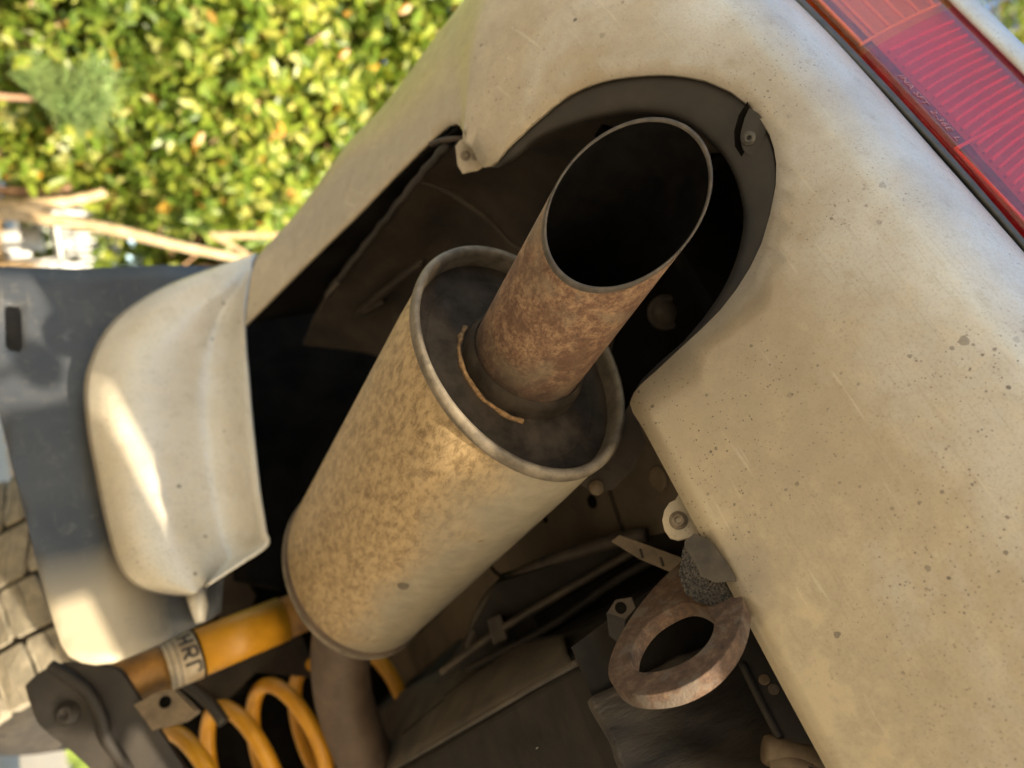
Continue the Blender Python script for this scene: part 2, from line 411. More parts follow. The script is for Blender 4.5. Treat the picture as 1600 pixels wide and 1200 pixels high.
def prism(name, outline, vec, mat, parent=None, bevel=0, smooth=False, **k):
    """outline: 3D points of a flat polygon, pushed along vec"""
    o = np.asarray(outline, float); n = len(o); vec = np.asarray(vec, float)
    v = np.vstack([o, o + vec])
    fs = [list(range(n)), list(range(2 * n - 1, n - 1, -1))] + [[i, (i + 1) % n, n + (i + 1) % n, n + i] for i in range(n)]
    nn = sum(np.cross(o[i] - o[0], o[(i + 1) % n] - o[0]) for i in range(n))
    fs[0] = fs[0]; flip = np.dot(nn, vec) > 0
    if flip: fs = [f_[::-1] for f_ in fs]
    return mesh(name, v, fs, mat, parent, smooth=smooth, bevel=bevel, **k)
def plate(name, px, p0, n, vec, mat, parent=None, **k):
    return prism(name, [on_plane(x, y, p0, n) for x, y in px], vec, mat, parent, **k)
def box_pts(c, ax, ay, az):
    c = np.asarray(c, float); ax, ay, az = (np.asarray(q, float) for q in (ax, ay, az))
    return [c + sx * ax + sy * ay + sz * az for sx, sy, sz in
            ((-1, -1, -1), (1, -1, -1), (1, 1, -1), (-1, 1, -1), (-1, -1, 1), (1, -1, 1), (1, 1, 1), (-1, 1, 1))]
BOXF = [[0, 3, 2, 1], [4, 5, 6, 7], [0, 1, 5, 4], [1, 2, 6, 5], [2, 3, 7, 6], [3, 0, 4, 7]]
def box(name, lo, hi, mat, parent=None, bevel=0, **k):
    lo = np.asarray(lo, float); hi = np.asarray(hi, float); c = (lo + hi) / 2; h_ = (hi - lo) / 2
    return mesh(name, box_pts(c, (h_[0], 0, 0), (0, h_[1], 0), (0, 0, h_[2])), BOXF, mat, parent, smooth=False, bevel=bevel, **k)

# ================================================================== SETTING
def ground_mat():
    m, t, b = new_mat('pale_dusty_ground'); v = coords(t)
    n1 = noise(t, v, .6, 6); n2 = noise(t, v, 30, 8, .7)
    c = mix(t, ramp(t, n1, [(.35, g(0)), (.65, g(1))]), (.46, .38, .26), (.40, .335, .24))
    c = mix(t, mul(t, ramp(t, n2, [(.4, g(1)), (.6, g(0))]), .4), c, (.30, .25, .18))
    t.links.new(c, b.inputs['Base Color']); b.inputs['Roughness'].default_value = .9
    bump(t, b, n2, .5, .01); return m
MAT['ground'] = ground_mat()
gv = []; gn = 25
xs = np.concatenate([-np.geomspace(400, 1, 12), [0], np.geomspace(1, 400, 12)])
for x in xs:
    for y in xs: gv.append((x, y, 0))
gf = [[i * gn + j, (i + 1) * gn + j, (i + 1) * gn + j + 1, i * gn + j + 1] for i in range(gn - 1) for j in range(gn - 1)]
tag(mesh('ground', gv, gf, 'ground'), kind='structure')

# ================================================================== CAR
car = thing('car', (0, 2.0, 0), 'dusty pale car seen from below its rear corner, rusty exhaust in the cut out bumper', 'car')

# ---------------- rear bumper: a swept shell, its lower edge cut out round the tailpipe
W = lambda x, y, z: np.array([x, y, z + H])
KB = [W(.95, .43, .385), W(.5, .43, .385), W(.1, .43, .385), W(-.25, .43, .385), W(-.42, .432, .385), W(-.50, .438, .385), W(-.545, .452, .384),
      at(716, 195, .78), at(640, 252, .86), at(560, 333, .94), at(470, 420, 1.03), at(383, 509, 1.1)]
KM = [W(.95, .226, .548), W(.5, .226, .548), W(.1, .226, .548), W(-.25, .226, .548), W(-.48, .232, .548), W(-.63, .262, .54), W(-.735, .345, .52),
      at(740, 0, .925), at(607, 160, 1.02), at(546, 223, 1.07), at(470, 325, 1.115), at(409, 394, 1.135)]
KT = [W(.95, .238, .632), W(.5, .238, .632), W(.1, .238, .632), W(-.25, .238, .632), W(-.49, .243, .632), W(-.65, .27, .632), W(-.755, .35, .632),
      W(-.80, .47, .632), W(-.80, .6, .632), W(-.80, .7, .632), W(-.80, .8, .632), W(-.80, .9, .632)]
NK = len(KB) - 1
def rail(K, u):
    i = min(max(int(u), 0), NK - 1); t = u - i
    p0 = K[max(i - 1, 0)]; p1 = K[i]; p2 = K[i + 1]; p3 = K[min(i + 2, NK)]
    return .5 * ((2 * p1) + (p2 - p0) * t + (2 * p0 - 5 * p1 + 4 * p2 - p3) * t * t + (3 * p1 - p0 - 3 * p2 + p3) * t ** 3)
def surf(u, v):
    B, Mm, T = rail(KB, u), rail(KM, u), rail(KT, u)
    if v <= 1:
        Q = Mm.copy(); Q[2] = B[2] + .55 * (Mm[2] - B[2])
        w = max(min((u - 6.5) / 3.5, 1), 0)
        Q = Q * (1 - .15 * w) + (B * .5 + Mm * .5) * .15 * w
        return (1 - v) ** 2 * B + 2 * v * (1 - v) * Q + v * v * Mm
    w = v - 1; Q = Mm.copy(); Q[2] = Mm[2] + .62 * (T[2] - Mm[2])
    return (1 - w) ** 2 * Mm + 2 * w * (1 - w) * Q + w * w * T
def to_px(P):
    q = M.T @ (np.asarray(P) - CAM); return np.array([CX + F * q[0] / q[2], CY + F * q[1] / q[2]]), q[2]
_us = np.linspace(0, NK, 221); _vs = np.linspace(-.08, 2, 60)
_G = np.array([[surf(u, v) for v in _vs] for u in _us])
_GP = np.array([[to_px(p)[0] for p in row] for row in _G])
def inv(x, y, vmax=.85):
    ok = _vs <= vmax
    d = ((_GP[:, ok] - np.array([x, y])) ** 2).sum(-1)
    i, j = np.unravel_index(np.argmin(d), d.shape); u, v = _us[i], _vs[j]
    for _ in range(8):
        p = to_px(surf(u, v))[0]; e = 1e-4
        J = np.column_stack([(to_px(surf(u + e, v))[0] - p) / e, (to_px(surf(u, v + e))[0] - p) / e])
        try: du = np.linalg.solve(J, np.array([x, y]) - p)
        except np.linalg.LinAlgError: break
        st = min(1, .25 / (abs(du).max() + 1e-9)); u = min(max(u + st * du[0], 0), NK); v = min(max(v + st * du[1], -.25), vmax + .1)
    return u, v
def bump_pt(x, y, back=0.0):
    u, v = inv(x, y); p = surf(u, v)
    return CAM + (p - CAM) * (1 + back / np.linalg.norm(p - CAM))
EDGE = [(1290, 1200), (1225, 1080), (1140, 920), (1090, 828), (1040, 735), (1004, 668), (989, 645), (984, 630), (990, 614), (1002, 600), (1030, 575),
        (1062, 545), (1095, 515), (1125, 485), (1150, 453), (1172, 418), (1190, 380), (1203, 335), (1212, 290), (1213, 255), (1209, 230), (1202, 208),
        (1191, 190), (1172, 165), (1142, 142), (1100, 124), (1050, 116), (1000, 117), (940, 126), (890, 146), (850, 177), (815, 209), (790, 233), (775, 252),
        (766, 259), (755, 261), (747, 252), (738, 232), (728, 213), (720, 199), (712, 193), (700, 196), (680, 212), (640, 251), (560, 333), (470, 421), (384, 508)]
uv = [inv(x, y) for x, y in EDGE]
uv[-1] = (NK, max(uv[-1][1], 0))
start = [(u, uv[0][1]) for u in np.linspace(0, uv[0][0] - .05, 16)]
end = [(NK, v) for v in np.linspace(uv[-1][1] + .06, 2, 26)]
top = [(u, 2.0) for u in np.linspace(NK, 0, 120)[1:]]
right = [(0.0, v) for v in np.linspace(2, uv[0][1], 20)[1:-1]]
# densify the traced edge
tr = []
for a, b in zip(uv[:-1], uv[1:]):
    for k_ in range(3): tr.append((a[0] + (b[0] - a[0]) * k_ / 3, a[1] + (b[1] - a[1]) * k_ / 3))
tr.append(uv[-1])
loop = start + tr + end + top + right
US = .35
def cdt_fill(loop2, inner2, holes=()):
    pts = [Vector(p) for p in loop2]; n = len(pts); edges = [(i, (i + 1) % n) for i in range(n)]
    faces = []
    for hl in holes:
        k0 = len(pts); pts += [Vector(p) for p in hl]; edges += [(k0 + i, k0 + (i + 1) % len(hl)) for i in range(len(hl))]
    pts += [Vector(p) for p in inner2]
    r = delaunay_2d_cdt(pts, edges, [], 1 if not holes else 1, 1e-7)
    return r[0], r[2]
def in_poly(p, poly):
    x, y = p; c = False; j = len(poly) - 1
    for i in range(len(poly)):
        xi, yi = poly[i]; xj, yj = poly[j]
        if (yi > y) != (yj > y) and x < (xj - xi) * (y - yi) / (yj - yi) + xi: c = not c
        j = i
    return c
inner = []
la = np.array([(u * US, v) for u, v in loop])
for i, u in enumerate(np.linspace(.04, NK - .04, 170)):
    for v in np.linspace(-.02, 1.98, 40):
        p = (u * US, v)
        if in_poly(p, la) and ((la - np.array(p)) ** 2).sum(1).min() > .022 ** 2: inner.append(p)
cv, cf = cdt_fill([tuple(p) for p in la], inner)
BV = [surf(p[0] / US, p[1]) for p in cv]
BF = [f_ for f_ in cf if in_poly(tuple(np.mean([cv[i] for i in f_], axis=0)), la)]
bumper = mesh('rear_bumper', BV, face_out(BV, BF, CAM), 'paint', car, solid=.0035)

def screw(px, py, p, n, r, parent, mat='screw'):
    """a flanged screw with a small star socket"""
    n = _n(n); ax, a, b = frame(n)
    s = lathe('screw', p, n, [(-.002, r), (.0006, r), (.0012, r * .93), (.0008, r * .80), (.0018, r * .74), (.0022, r * .55), (.0022, r * .34), (-.0012, r * .30), (-.0012, .0004)], mat, parent, seg=28)
    return s
def tab(px, ctr, scr, depth, r):
    p0 = at(*ctr, depth); n = _n((CAM - p0)); n = _n(n + np.array([-.15, -.2, -.05]))
    plate('tab', px, p0, n, -n * .007, 'paint', bumper, bevel=.0015)
    screw(*scr, on_plane(*scr, p0 + n * .0005, n), n, r, bumper)
tab([(1058, 783), (1048, 788), (1041, 799), (1038, 813), (1041, 826), (1049, 837), (1060, 840), (1076, 837), (1100, 826), (1080, 790), (1066, 768)], (1062, 810), (1060, 813), .585, .0070)
tab([(714, 229), (720, 221), (729, 217), (737, 220), (748, 240), (752, 258), (744, 263), (735, 264), (724, 267), (717, 256)], (728, 240), (727, 243), .775, .0052)

# ---------------- black plastic surround inside the cut out
OUT = [(763, 262), (790, 238), (815, 212), (850, 180), (890, 148), (940, 127), (1000, 117), (1050, 116), (1100, 124), (1142, 142), (1172, 166), (1192, 190), (1208, 230), (1213, 262), (1212, 292), (1203, 337), (1190, 382), (1172, 420), (1150, 455), (1125, 487), (1095, 517), (1062, 547), (1030, 577), (1004, 602), (990, 640)]
INN = [(790, 262), (812, 247), (838, 224), (866, 209), (896, 198), (945, 184), (1000, 178), (1050, 184), (1085, 200), (1110, 222), (1128, 240), (1146, 272), (1157, 305), (1162, 340), (1158, 375), (1150, 405), (1138, 435), (1122, 464), (1104, 490), (1084, 515), (1064, 537), (1042, 556), (1018, 578), (1000, 597), (985, 625)]
oc = cr([bump_pt(*p, .006) for p in OUT], 97); ic = []
for p in INN:
    d = to_px(bump_pt(*p))[1]; ic.append(at(*p, d + .018))
ic = cr(ic, 97)
rows = []
for s, lift in ((-.02, .002), (0.02, 0.0), (.35, -.001), (.7, -.002), (.93, .001), (1, .006), (1.01, .02)):
    rw = oc + (ic - oc) * min(max(s, 0), 1)
    dirs = (rw - CAM) / np.linalg.norm(rw - CAM, axis=1)[:, None]
    rows.append(rw + dirs * lift)
trim = grid('exhaust_surround', rows, 'black_trim', car, sub=1)
# recess and tab for its screw
p0 = bump_pt(1182, 195, .002); nn_ = _n(_n(CAM - p0) + np.array([-.1, -.15, -.1]))
plate('tab', [(1172, 172), (1166, 185), (1161, 203), (1159, 215), (1162, 229), (1169, 238), (1176, 241), (1182, 237), (1194, 207), (1196, 196), (1184, 180)], p0, nn_, -nn_ * .005, 'black_trim', trim, bevel=.0012)
screw(1170, 216, on_plane(1170, 216, p0 + nn_ * .0005, nn_), nn_, .0055, trim, 'seal')
plate('recess', [(1168, 158), (1154, 180), (1147, 205), (1148, 228), (1158, 244), (1176, 252), (1190, 246), (1202, 222), (1204, 206), (1197, 196), (1186, 240), (1172, 243), (1160, 235), (1156, 214), (1162, 190), (1172, 170)], p0 - nn_ * .0035, nn_, -nn_ * .004, 'void', trim)

# ---------------- muffler and tailpipe
mA = at(814.6, 552.6, .644); mB = at(557.3, 889.8, 1.006); MR = .106; OV = (-.111, 1.577)
ma = mB - mA; ML = np.linalg.norm(ma); ma = _n(ma)
muf = lathe('muffler', mA, ma, [(.004, MR - .003), (.012, MR - .0035), (.02, MR - .001), (.06, MR), (.2, MR), (.4, MR), (ML - .030, MR), (ML - .024, MR - .003), (ML - .018, MR - .004)], 'muffler', car, seg=128, ell=OV)
lathe('front_groove', mA, ma, [(ML - .024, MR - .0028), (ML - .021, MR + .0012), (ML - .017, MR + .0016), (ML - .0155, MR - .003)], 'inlet', muf, seg=96, ell=OV)
lathe('front_rim', mA, ma, [(ML - .0155, MR - .003), (ML - .0135, MR + .0022), (ML - .009, MR + .003), (ML - .005, MR + .0015), (ML - .002, MR - .006), (ML + .003, MR - .02), (ML + .004, .03)], 'rim', muf, seg=96, ell=OV)
lathe('rear_rim', mA, ma, [(.010, MR - .003), (.005, MR + .0008), (.000, MR + .0012), (-.0035, MR - .0005), (-.0048, MR - .003), (-.0035, MR - .0058), (.001, MR - .0072), (.015, MR - .0078)], 'rim', muf, seg=128, ell=OV)
lathe('end_plate', mA, ma, [(.014, MR - .0075), (.018, MR - .009), (.0205, MR - .013), (.0205, MR - .018), (.0200, .056), (.0195, .045)], 'muffler_end', muf, seg=96, ell=OV)
lathe('pressed_step', mA, ma, [(.0204, MR - .020), (.0196, MR - .0215), (.0196, MR - .0225), (.0204, MR - .024)], 'muffler_end', muf, seg=96, ell=OV)
pB = at(827.7, 551.4, .650); pM = at(980.4, 317.4, .518); PR = .0489
pax = _n(pM - pB); cutn = _n([0.3175307, -0.74069411, -0.59206966])
_, pa, pb_ = frame(pax)
def pipe_ring(c, r, plane=None, n=96):
    t = np.linspace(0, 2 * np.pi, n, endpoint=False)
    ring = c + r * (np.cos(t)[:, None] * pa + np.sin(t)[:, None] * pb_)
    if plane is not None:
        k_ = ((plane - ring) @ cutn) / (pax @ cutn); ring = ring + k_[:, None] * pax
    return ring
def pipe_rings(specs, name, mat, parent):
    R_ = [pipe_ring(*s) if len(s) == 2 else pipe_ring(s[0], s[1], s[2]) for s in specs]
    n = len(R_[0]); v = np.vstack(R_)
    fs = [[i * n + j, i * n + (j + 1) % n, (i + 1) * n + (j + 1) % n, (i + 1) * n + j] for i in range(len(R_) - 1) for j in range(n)]
    return mesh(name, v, fs, mat, parent)
base = pB - pax * .02
lo_ring = pipe_ring(base, PR); hi_ring = pipe_ring(base, PR, pM)
ring_rows = [lo_ring + (hi_ring - lo_ring) * s for s in np.linspace(0, .975, 14)]
pv = np.vstack(ring_rows); n_ = 96
tail = mesh('tailpipe', pv, [[i * n_ + j, i * n_ + (j + 1) % n_, (i + 1) * n_ + (j + 1) % n_, (i + 1) * n_ + j] for i in range(13) for j in range(n_)], 'pipe', car)
lip0 = lo_ring + (hi_ring - lo_ring) * .975
inn = pipe_ring(base, PR - .0016, pM); inn_lo = pipe_ring(base - pax * .35, PR - .0016)
def loft(name, rws, mat, parent):
    n = len(rws[0]); return mesh(name, np.vstack(rws), [[i * n + j, i * n + (j + 1) % n, (i + 1) * n + (j + 1) % n, (i + 1) * n + j] for i in range(len(rws) - 1) for j in range(n)], mat, parent)
loft('lip', [lip0, lip0 + (hi_ring - lip0) * .5, hi_ring, inn, inn + (inn_lo - inn) * .003], 'pipe_lip', tail)
loft('bore', [inn + (inn_lo - inn) * .003, inn + (inn_lo - inn) * .3, inn_lo, inn_lo * .02 + (base - pax * .35) * .98], 'soot', tail)
# collar and weld bead where the pipe leaves the muffler
lathe('collar', pB - pax * .012, pax, [(-.01, PR + .0065), (.004, PR + .006), (.009, PR + .004), (.012, PR + .001)], 'muffler_end', tail, seg=72)
wp = []
for i in range(60):
    t = 2 * math.pi * i / 60
    dv_ = math.cos(t) * pa + math.sin(t) * pb_
    if np.dot(dv_, M[:, 0]) > .05 or np.dot(dv_, M[:, 1]) < -.55: continue
    q0 = pB + (PR + .0100 + random.uniform(-.0008, .0008)) * dv_; wp.append((np.dot(dv_, M[:, 1]), q0 + pax * ((.0195 - (q0 - mA) @ ma) / (pax @ ma))))
wp.sort(key=lambda q: q[0])
tube('weld_bead', [q[1] for q in wp], [.0016 + .0016 * random.random() for _ in wp], 'weld', tail, seg=8)
for (x_, y_, rr_, m_) in ((636, 918, .010, 'rim'), (585, 1000, .011, 'muffler')):
    rdir = ray(x_, y_); best = None
    for d_ in np.linspace(.5, 1.1, 600):
        q = CAM + rdir * d_ - mA; h_ = q @ ma; q = q - ma * h_
        _, a_, b_ = frame(ma); a2 = math.cos(OV[1]) * a_ + math.sin(OV[1]) * b_; b2 = math.cos(OV[1]) * b_ - math.sin(OV[1]) * a_
        if (q @ a2 / (1 + OV[0])) ** 2 + (q @ b2 / (1 - OV[0])) ** 2 < MR ** 2: best = (d_, q); break
    if best:
        nn2 = _n(best[1]); lathe('dimple', CAM + rdir * best[0], nn2, [(-.001, rr_), (.0001, rr_ * .9), (.0004, rr_ * .6), (.0005, .0004)], m_, muf, seg=20)
# hanger: dark gusset on the inboard side of the muffler with a cut rod end
pg = at(955, 690, .66)
plate('hanger_bracket', [(905, 750), (935, 738), (962, 700), (975, 655), (985, 640), (1003, 690), (985, 730), (955, 760), (930, 765)], pg, _n(CAM - pg), _n(pg - CAM) * .02, 'inner_dark', muf, bevel=.003)
hr = at(932, 762, .655)
vh = _n(hr - CAM); tube('hanger_rod', [hr, hr + vh * .03, hr + vh * .06 + np.array([-.02, 0, .02])], .0066, 'tan_metal', muf, seg=20)
# pressed dimples on the belly near the front
# inlet pipe
ip = cr([at(540, 960, 1.03), at(532, 1030, 1.06), at(540, 1100, 1.09), at(565, 1170, 1.12), at(605, 1240, 1.16), at(670, 1320, 1.22)], 24)
tube('inlet_pipe', ip, .041, 'inlet', car, seg=32)

# ---------------- dark pressings behind the exhaust
def patch(name, rows_, mat, parent, n=(14, 14), amp=0, solid=.003, sub=0):
    """rows of (px, py, depth) control points -> smooth sheet"""
    R_ = [cr([at(*p) for p in rw], n[1]) for rw in rows_]
    R_ = np.array(R_); C = np.array([cr(R_[:, j], n[0]) for j in range(n[1])]).transpose(1, 0, 2)
    if amp: C = C + rng.normal(size=C.shape) * amp
    return grid(name, C, mat, parent, solid=solid, sub=sub)
liner = patch('inner_quarter_panel', [
    [(712, 222, .83), (760, 222, .80), (860, 210, .76), (1000, 150, .74), (1150, 120, .74)],
    [(650, 285, .91), (740, 290, .92), (850, 290, .86), (1000, 280, .82), (1180, 230, .78)],
    [(580, 375, 1.0), (690, 380, 1.02), (820, 400, .95), (1000, 400, .88), (1200, 330, .82)],
    [(508, 462, 1.1), (640, 470, 1.1), (800, 520, 1.03), (1000, 520, .93), (1180, 450, .86)],
    [(470, 540, 1.2), (600, 560, 1.18), (760, 640, 1.1), (960, 640, .98), (1120, 540, .90)]], 'inner_dark', car, (24, 24), .0006, sub=1)
# welded flange along its outer edge, a swage and the strengthening lip across its rear end
fl = cr([at(700, 226, .80), at(660, 272, .86), at(610, 335, .93), at(560, 398, 1.0), at(512, 460, 1.07)], 24)
fl = fl + np.array([[math.sin(i * 2.3) * .0006 for _ in range(3)] for i in range(24)])
tube('flange', fl, .0052, 'arm', liner, seg=8)
tube('flange_tip', cr([at(530, 440, 1.03), at(520, 452, 1.04), at(510, 463, 1.05)], 6), .004, 'rubber_hose', liner, seg=8)
tube('lip_strip', cr([at(672, 226, .81), at(690, 220, .80), at(712, 217, .79), at(740, 217, .785)], 10), .003, 'rubber_hose', liner, seg=8)
tube('swage', cr([at(650, 282, .895), at(700, 300, .90), at(760, 340, .895), at(805, 385, .89), at(860, 410, .86)], 20), .0035, 'inner_dark', liner, seg=8)
tube('swage', cr([at(600, 470, 1.08), at(560, 490, 1.12), at(620, 440, 1.04), at(660, 410, .99)], 16), .006, 'inner_dark', liner, seg=8)
# grommet, thin rod and hose seen through the gap beside the pipe
gp = at(1041, 488, .86); gn_ = _n(CAM - gp)
lathe('grommet', gp, gn_, [(-.01, .021), (.004, .020), (.006, .017), (.004, .0135), (.006, .012), (.009, .0115), (.009, .0005)], 'rubber_hose', car, seg=32)
tube('check_rod', [at(1073, 395, .80), at(1092, 438, .79), at(1112, 486, .78)], .0017, 'tan_metal', car, seg=8)
tube('wiring_harness', cr([at(1085, 205, .70), at(1110, 228, .70), at(1140, 226, .71)], 8), .006, 'rubber_hose', car, seg=10)
tube('stay', [at(1095, 275, .72), at(1150, 235, .70)], .006, 'void', car, seg=8)
# closing pressings: boot floor, inner wing and the bulkhead ahead
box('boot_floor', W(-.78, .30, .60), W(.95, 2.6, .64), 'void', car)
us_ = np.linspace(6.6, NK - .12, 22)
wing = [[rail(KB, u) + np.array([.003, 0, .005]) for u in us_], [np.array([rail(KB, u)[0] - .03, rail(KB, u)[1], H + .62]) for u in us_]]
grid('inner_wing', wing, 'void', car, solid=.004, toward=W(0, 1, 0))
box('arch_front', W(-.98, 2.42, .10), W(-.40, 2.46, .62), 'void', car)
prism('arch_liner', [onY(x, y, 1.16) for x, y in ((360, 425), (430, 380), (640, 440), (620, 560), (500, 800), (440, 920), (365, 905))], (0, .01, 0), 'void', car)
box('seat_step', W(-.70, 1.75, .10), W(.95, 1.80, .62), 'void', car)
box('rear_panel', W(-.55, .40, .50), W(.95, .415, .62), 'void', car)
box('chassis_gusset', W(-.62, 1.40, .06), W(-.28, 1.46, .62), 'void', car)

# ---------------- body coloured floor strip and frame rail inboard of the muffler
fp = [(600, 1035), (640, 1003), (700, 945), (760, 885), (820, 830), (880, 770), (950, 705), (1005, 640), (1100, 640), (1110, 800), (1055, 800), (1040, 832), (960, 850), (880, 882), (800, 905), (775, 915), (735, 990), (690, 1048), (640, 1080)]
prism('floor_strip', [onZ(x, y, .50) for x, y in fp], (0, 0, .02), 'floor_beige', car)
for (x, y, z_, r, m_) in ((925, 784, .4985, .0075, 'void'), (1028, 748, .4985, .013, 'tan_metal'), (852, 812, .4985, .004, 'void')):
    q = onZ(x, y, z_)
    lathe('floor_plug' if m_ != 'void' else 'drain_hole', q, (0, 0, -1), [(-.001, r), (.0012, r), (.0015, r * .8), (.0015, .0004)], m_, car, seg=24)
tube('seam', cr([onZ(x, y, .4975) for x, y in ((945, 735), (952, 768), (962, 800), (974, 832))], 10), .0016, 'inner_dark', car, seg=6)
tube('seam', cr([onZ(x, y, .4975) for x, y in ((766, 884), (772, 893), (782, 900), (790, 902))], 10), .002, 'void', car, seg=6)
rail_px = [(680, 1068), (700, 1040), (735, 985), (775, 912), (870, 882), (960, 850), (1050, 830), (1130, 860), (1130, 1010), (1000, 1010), (900, 1000), (760, 1030)]
rp = at(880, 940, .86); rn = _n(np.array([.55, -.35, -.75]))
plate('frame_rail', rail_px, rp, rn, -rn * .02, 'tank', car)
plate('crossmember', [(835, 965), (1000, 868), (1060, 880), (1010, 930), (900, 990), (850, 1000)], rp + rn * .016, rn, -rn * .004, 'void', car)
tube('fuel_hose', cr([at(735, 1010, .93), at(748, 965, .92), at(772, 925, .90), at(810, 898, .88), at(870, 872, .85), at(960, 845, .80), at(1010, 835, .78)], 30), .0075, 'rubber_hose', car, seg=12)
tube('brake_line', cr([at(690, 1050, .92), at(780, 985, .88), at(880, 925, .84), at(990, 862, .79)], 20), .0045, 'rubber_hose', car, seg=10)
tube('brake_line', cr([at(730, 1045, .90), at(850, 985, .85), at(960, 910, .80), at(1040, 865, .77)], 20), .005, 'tank', car, seg=10)
lathe('hose_clip', at(838, 894, .872), at(860, 884, .86) - at(838, 894, .872), [(-.005, .0095), (.005, .0095), (.005, .007)], 'arm', car, seg=14)
box_c = at(778, 985, .885)
mesh('pipe_clip', box_pts(box_c, _n(ray(40, 10)) * .0 + np.array([.014, .004, 0]), (0, .012, .006), (0, -.004, .008)), BOXF, 'rubber_hose', car, smooth=False, bevel=.002)
p_st = at(1010, 866, .665); n_st = _n(CAM - p_st)
plate('stay_strap', [(958, 846), (968, 838), (1010, 853), (1064, 873), (1064, 886), (1050, 893), (1000, 872)], p_st, n_st, -n_st * .004, 'tan_metal', car, bevel=.001)
for (x, y) in ((1000, 858), (1032, 871)):
    q = on_plane(x, y, p_st + n_st * .0006, n_st)
    tube('crease', [q, on_plane(x + 4, y + 14, p_st + n_st * .0006, n_st)], .0012, 'inner_dark', car, seg=6)
p_lug = at(965, 960, .625); n_lug = _n(np.array([.2, -.7, -.7]))
plate('lug', [(951, 958), (962, 940), (985, 936), (990, 950), (976, 966)], p_lug, n_lug, -n_lug * .004, 'rubber_hose', car, bevel=.001)
plate('lug_web', [(950, 959), (975, 967), (972, 1005), (954, 992)], p_lug + np.array([0, .001, .0]), _n(np.array([-.3, -.9, -.3])), (0, .004, .002), 'arm', car, bevel=.001)
lathe('lug_hole', on_plane(970, 950, p_lug + n_lug * .0008, n_lug), n_lug, [(0, .0048), (.0006, .0040), (.0004, .0003)], 'void', car, seg=16)

# ---------------- fuel tank (black box fore and aft, chamfered edge towards the exhaust)
tk = [(-.052, .33), (.55, .33), (.55, .55), (-.30, .55), (-.17, .425)]
tv = []
ys = [.566, .60, .75, .95, 1.2, 1.6]
for y in ys:
    sh = .02 if y < .58 else 0
    for (x, z) in tk:
        fan = (-.085 if (x, z) == (-.17, .425) and y > .9 else 0)
        xx = x
        if (x, z) == (-.17, .425): xx = np.interp(y, [.56, .7, 1.26], [-.066, -.089, -.168])
        if x == -.30: xx = np.interp(y, [.56, .7, 1.26], [-.09, -.12, -.24])
        zz = np.interp(y, [.56, .7, 1.2], [.40, .42, .42]) if z == .425 else z
        tv.append(W(xx, y, zz + (.006 if y < .58 and z == .33 else 0)))
nt_ = len(tk)
tf = [[i * nt_ + j, i * nt_ + (j + 1) % nt_, (i + 1) * nt_ + (j + 1) % nt_, (i + 1) * nt_ + j] for i in range(len(ys) - 1) for j in range(nt_)]
tf += [list(range(nt_)), [(len(ys) - 1) * nt_ + j for j in range(nt_)][::-1]]
tank = mesh('fuel_tank', tv, tf, 'tank', car, smooth=False, bevel=.010, bseg=4)
# paler sheet painting the chamfer as lit, and the drips down its end
TU = [(430, 1225), (540, 1140), (640, 1073), (700, 1042), (765, 1010), (830, 996), (885, 990)]
TL = [(520, 1262), (580, 1222), (633, 1190), (700, 1151), (770, 1110), (840, 1069), (900, 1036)]
up_ = np.array([onZ(x, y, z) for (x, y), z in zip(TU, (.42,) * 6 + (.40,))]); lo_ = np.array([onZ(x, y, .3265) for x, y in TL])
sh_rows = np.array([cr(lo_ + (up_ - lo_) * q + np.array([0, 0, -.004 * math.sin(q * math.pi) - .002]), 30) for q in np.linspace(0, 1, 8)])
grid('lit_side_sheet', sh_rows, 'lit_side', tank, solid=.003)
tube('lit_side_hem', cr(lo_ + np.array([0, 0, .0015]), 30), .003, 'lit_side', tank, seg=8)
for q_, sg_ in ((.35, 0), (.55, 1)):
    tube('sheet_scratch', cr([lo_[2 + sg_] + (up_[2 + sg_] - lo_[2 + sg_]) * q_ - np.array([0, 0, .0062]), lo_[3 + sg_] + (up_[3 + sg_] - lo_[3 + sg_]) * (q_ + .15) - np.array([0, 0, .0066])], 8), .0009, 'void', tank, seg=6)
dv = []; nx, nz = 46, 24
for i in range(nx):
    for j in range(nz):
        s = i / (nx - 1); z = .318 + j / (nz - 1) * .2
        x = -.02 + s * .54
        y = .556 - .010 * math.sin(min(s * 4, 1) * math.pi / 2) + .0035 * math.sin(s * 71 + 2.2 * math.sin(j * .35)) * (1 if s < .35 else .4) + .0018 * math.sin(s * 160 + j)
        dv.append(W(x, y, z))
grid('tank_end_cover', np.array(dv).reshape(nx, nz, 3), 'tank_rough', tank, solid=.006, sub=1)
for sx in (.12, .30):
    lathe('end_boss', W(sx, .540, .36), (0, -1, -.2), [(-.01, .03), (.002, .029), (.004, .024), (.003, .018), (.0, .0005)], 'void', tank, seg=28)
tube('cobweb', [at(955, 1035, .62), at(900, 1105, .68), at(838, 1170, .70)], .00025, 'reflector_rib', tank, seg=5)

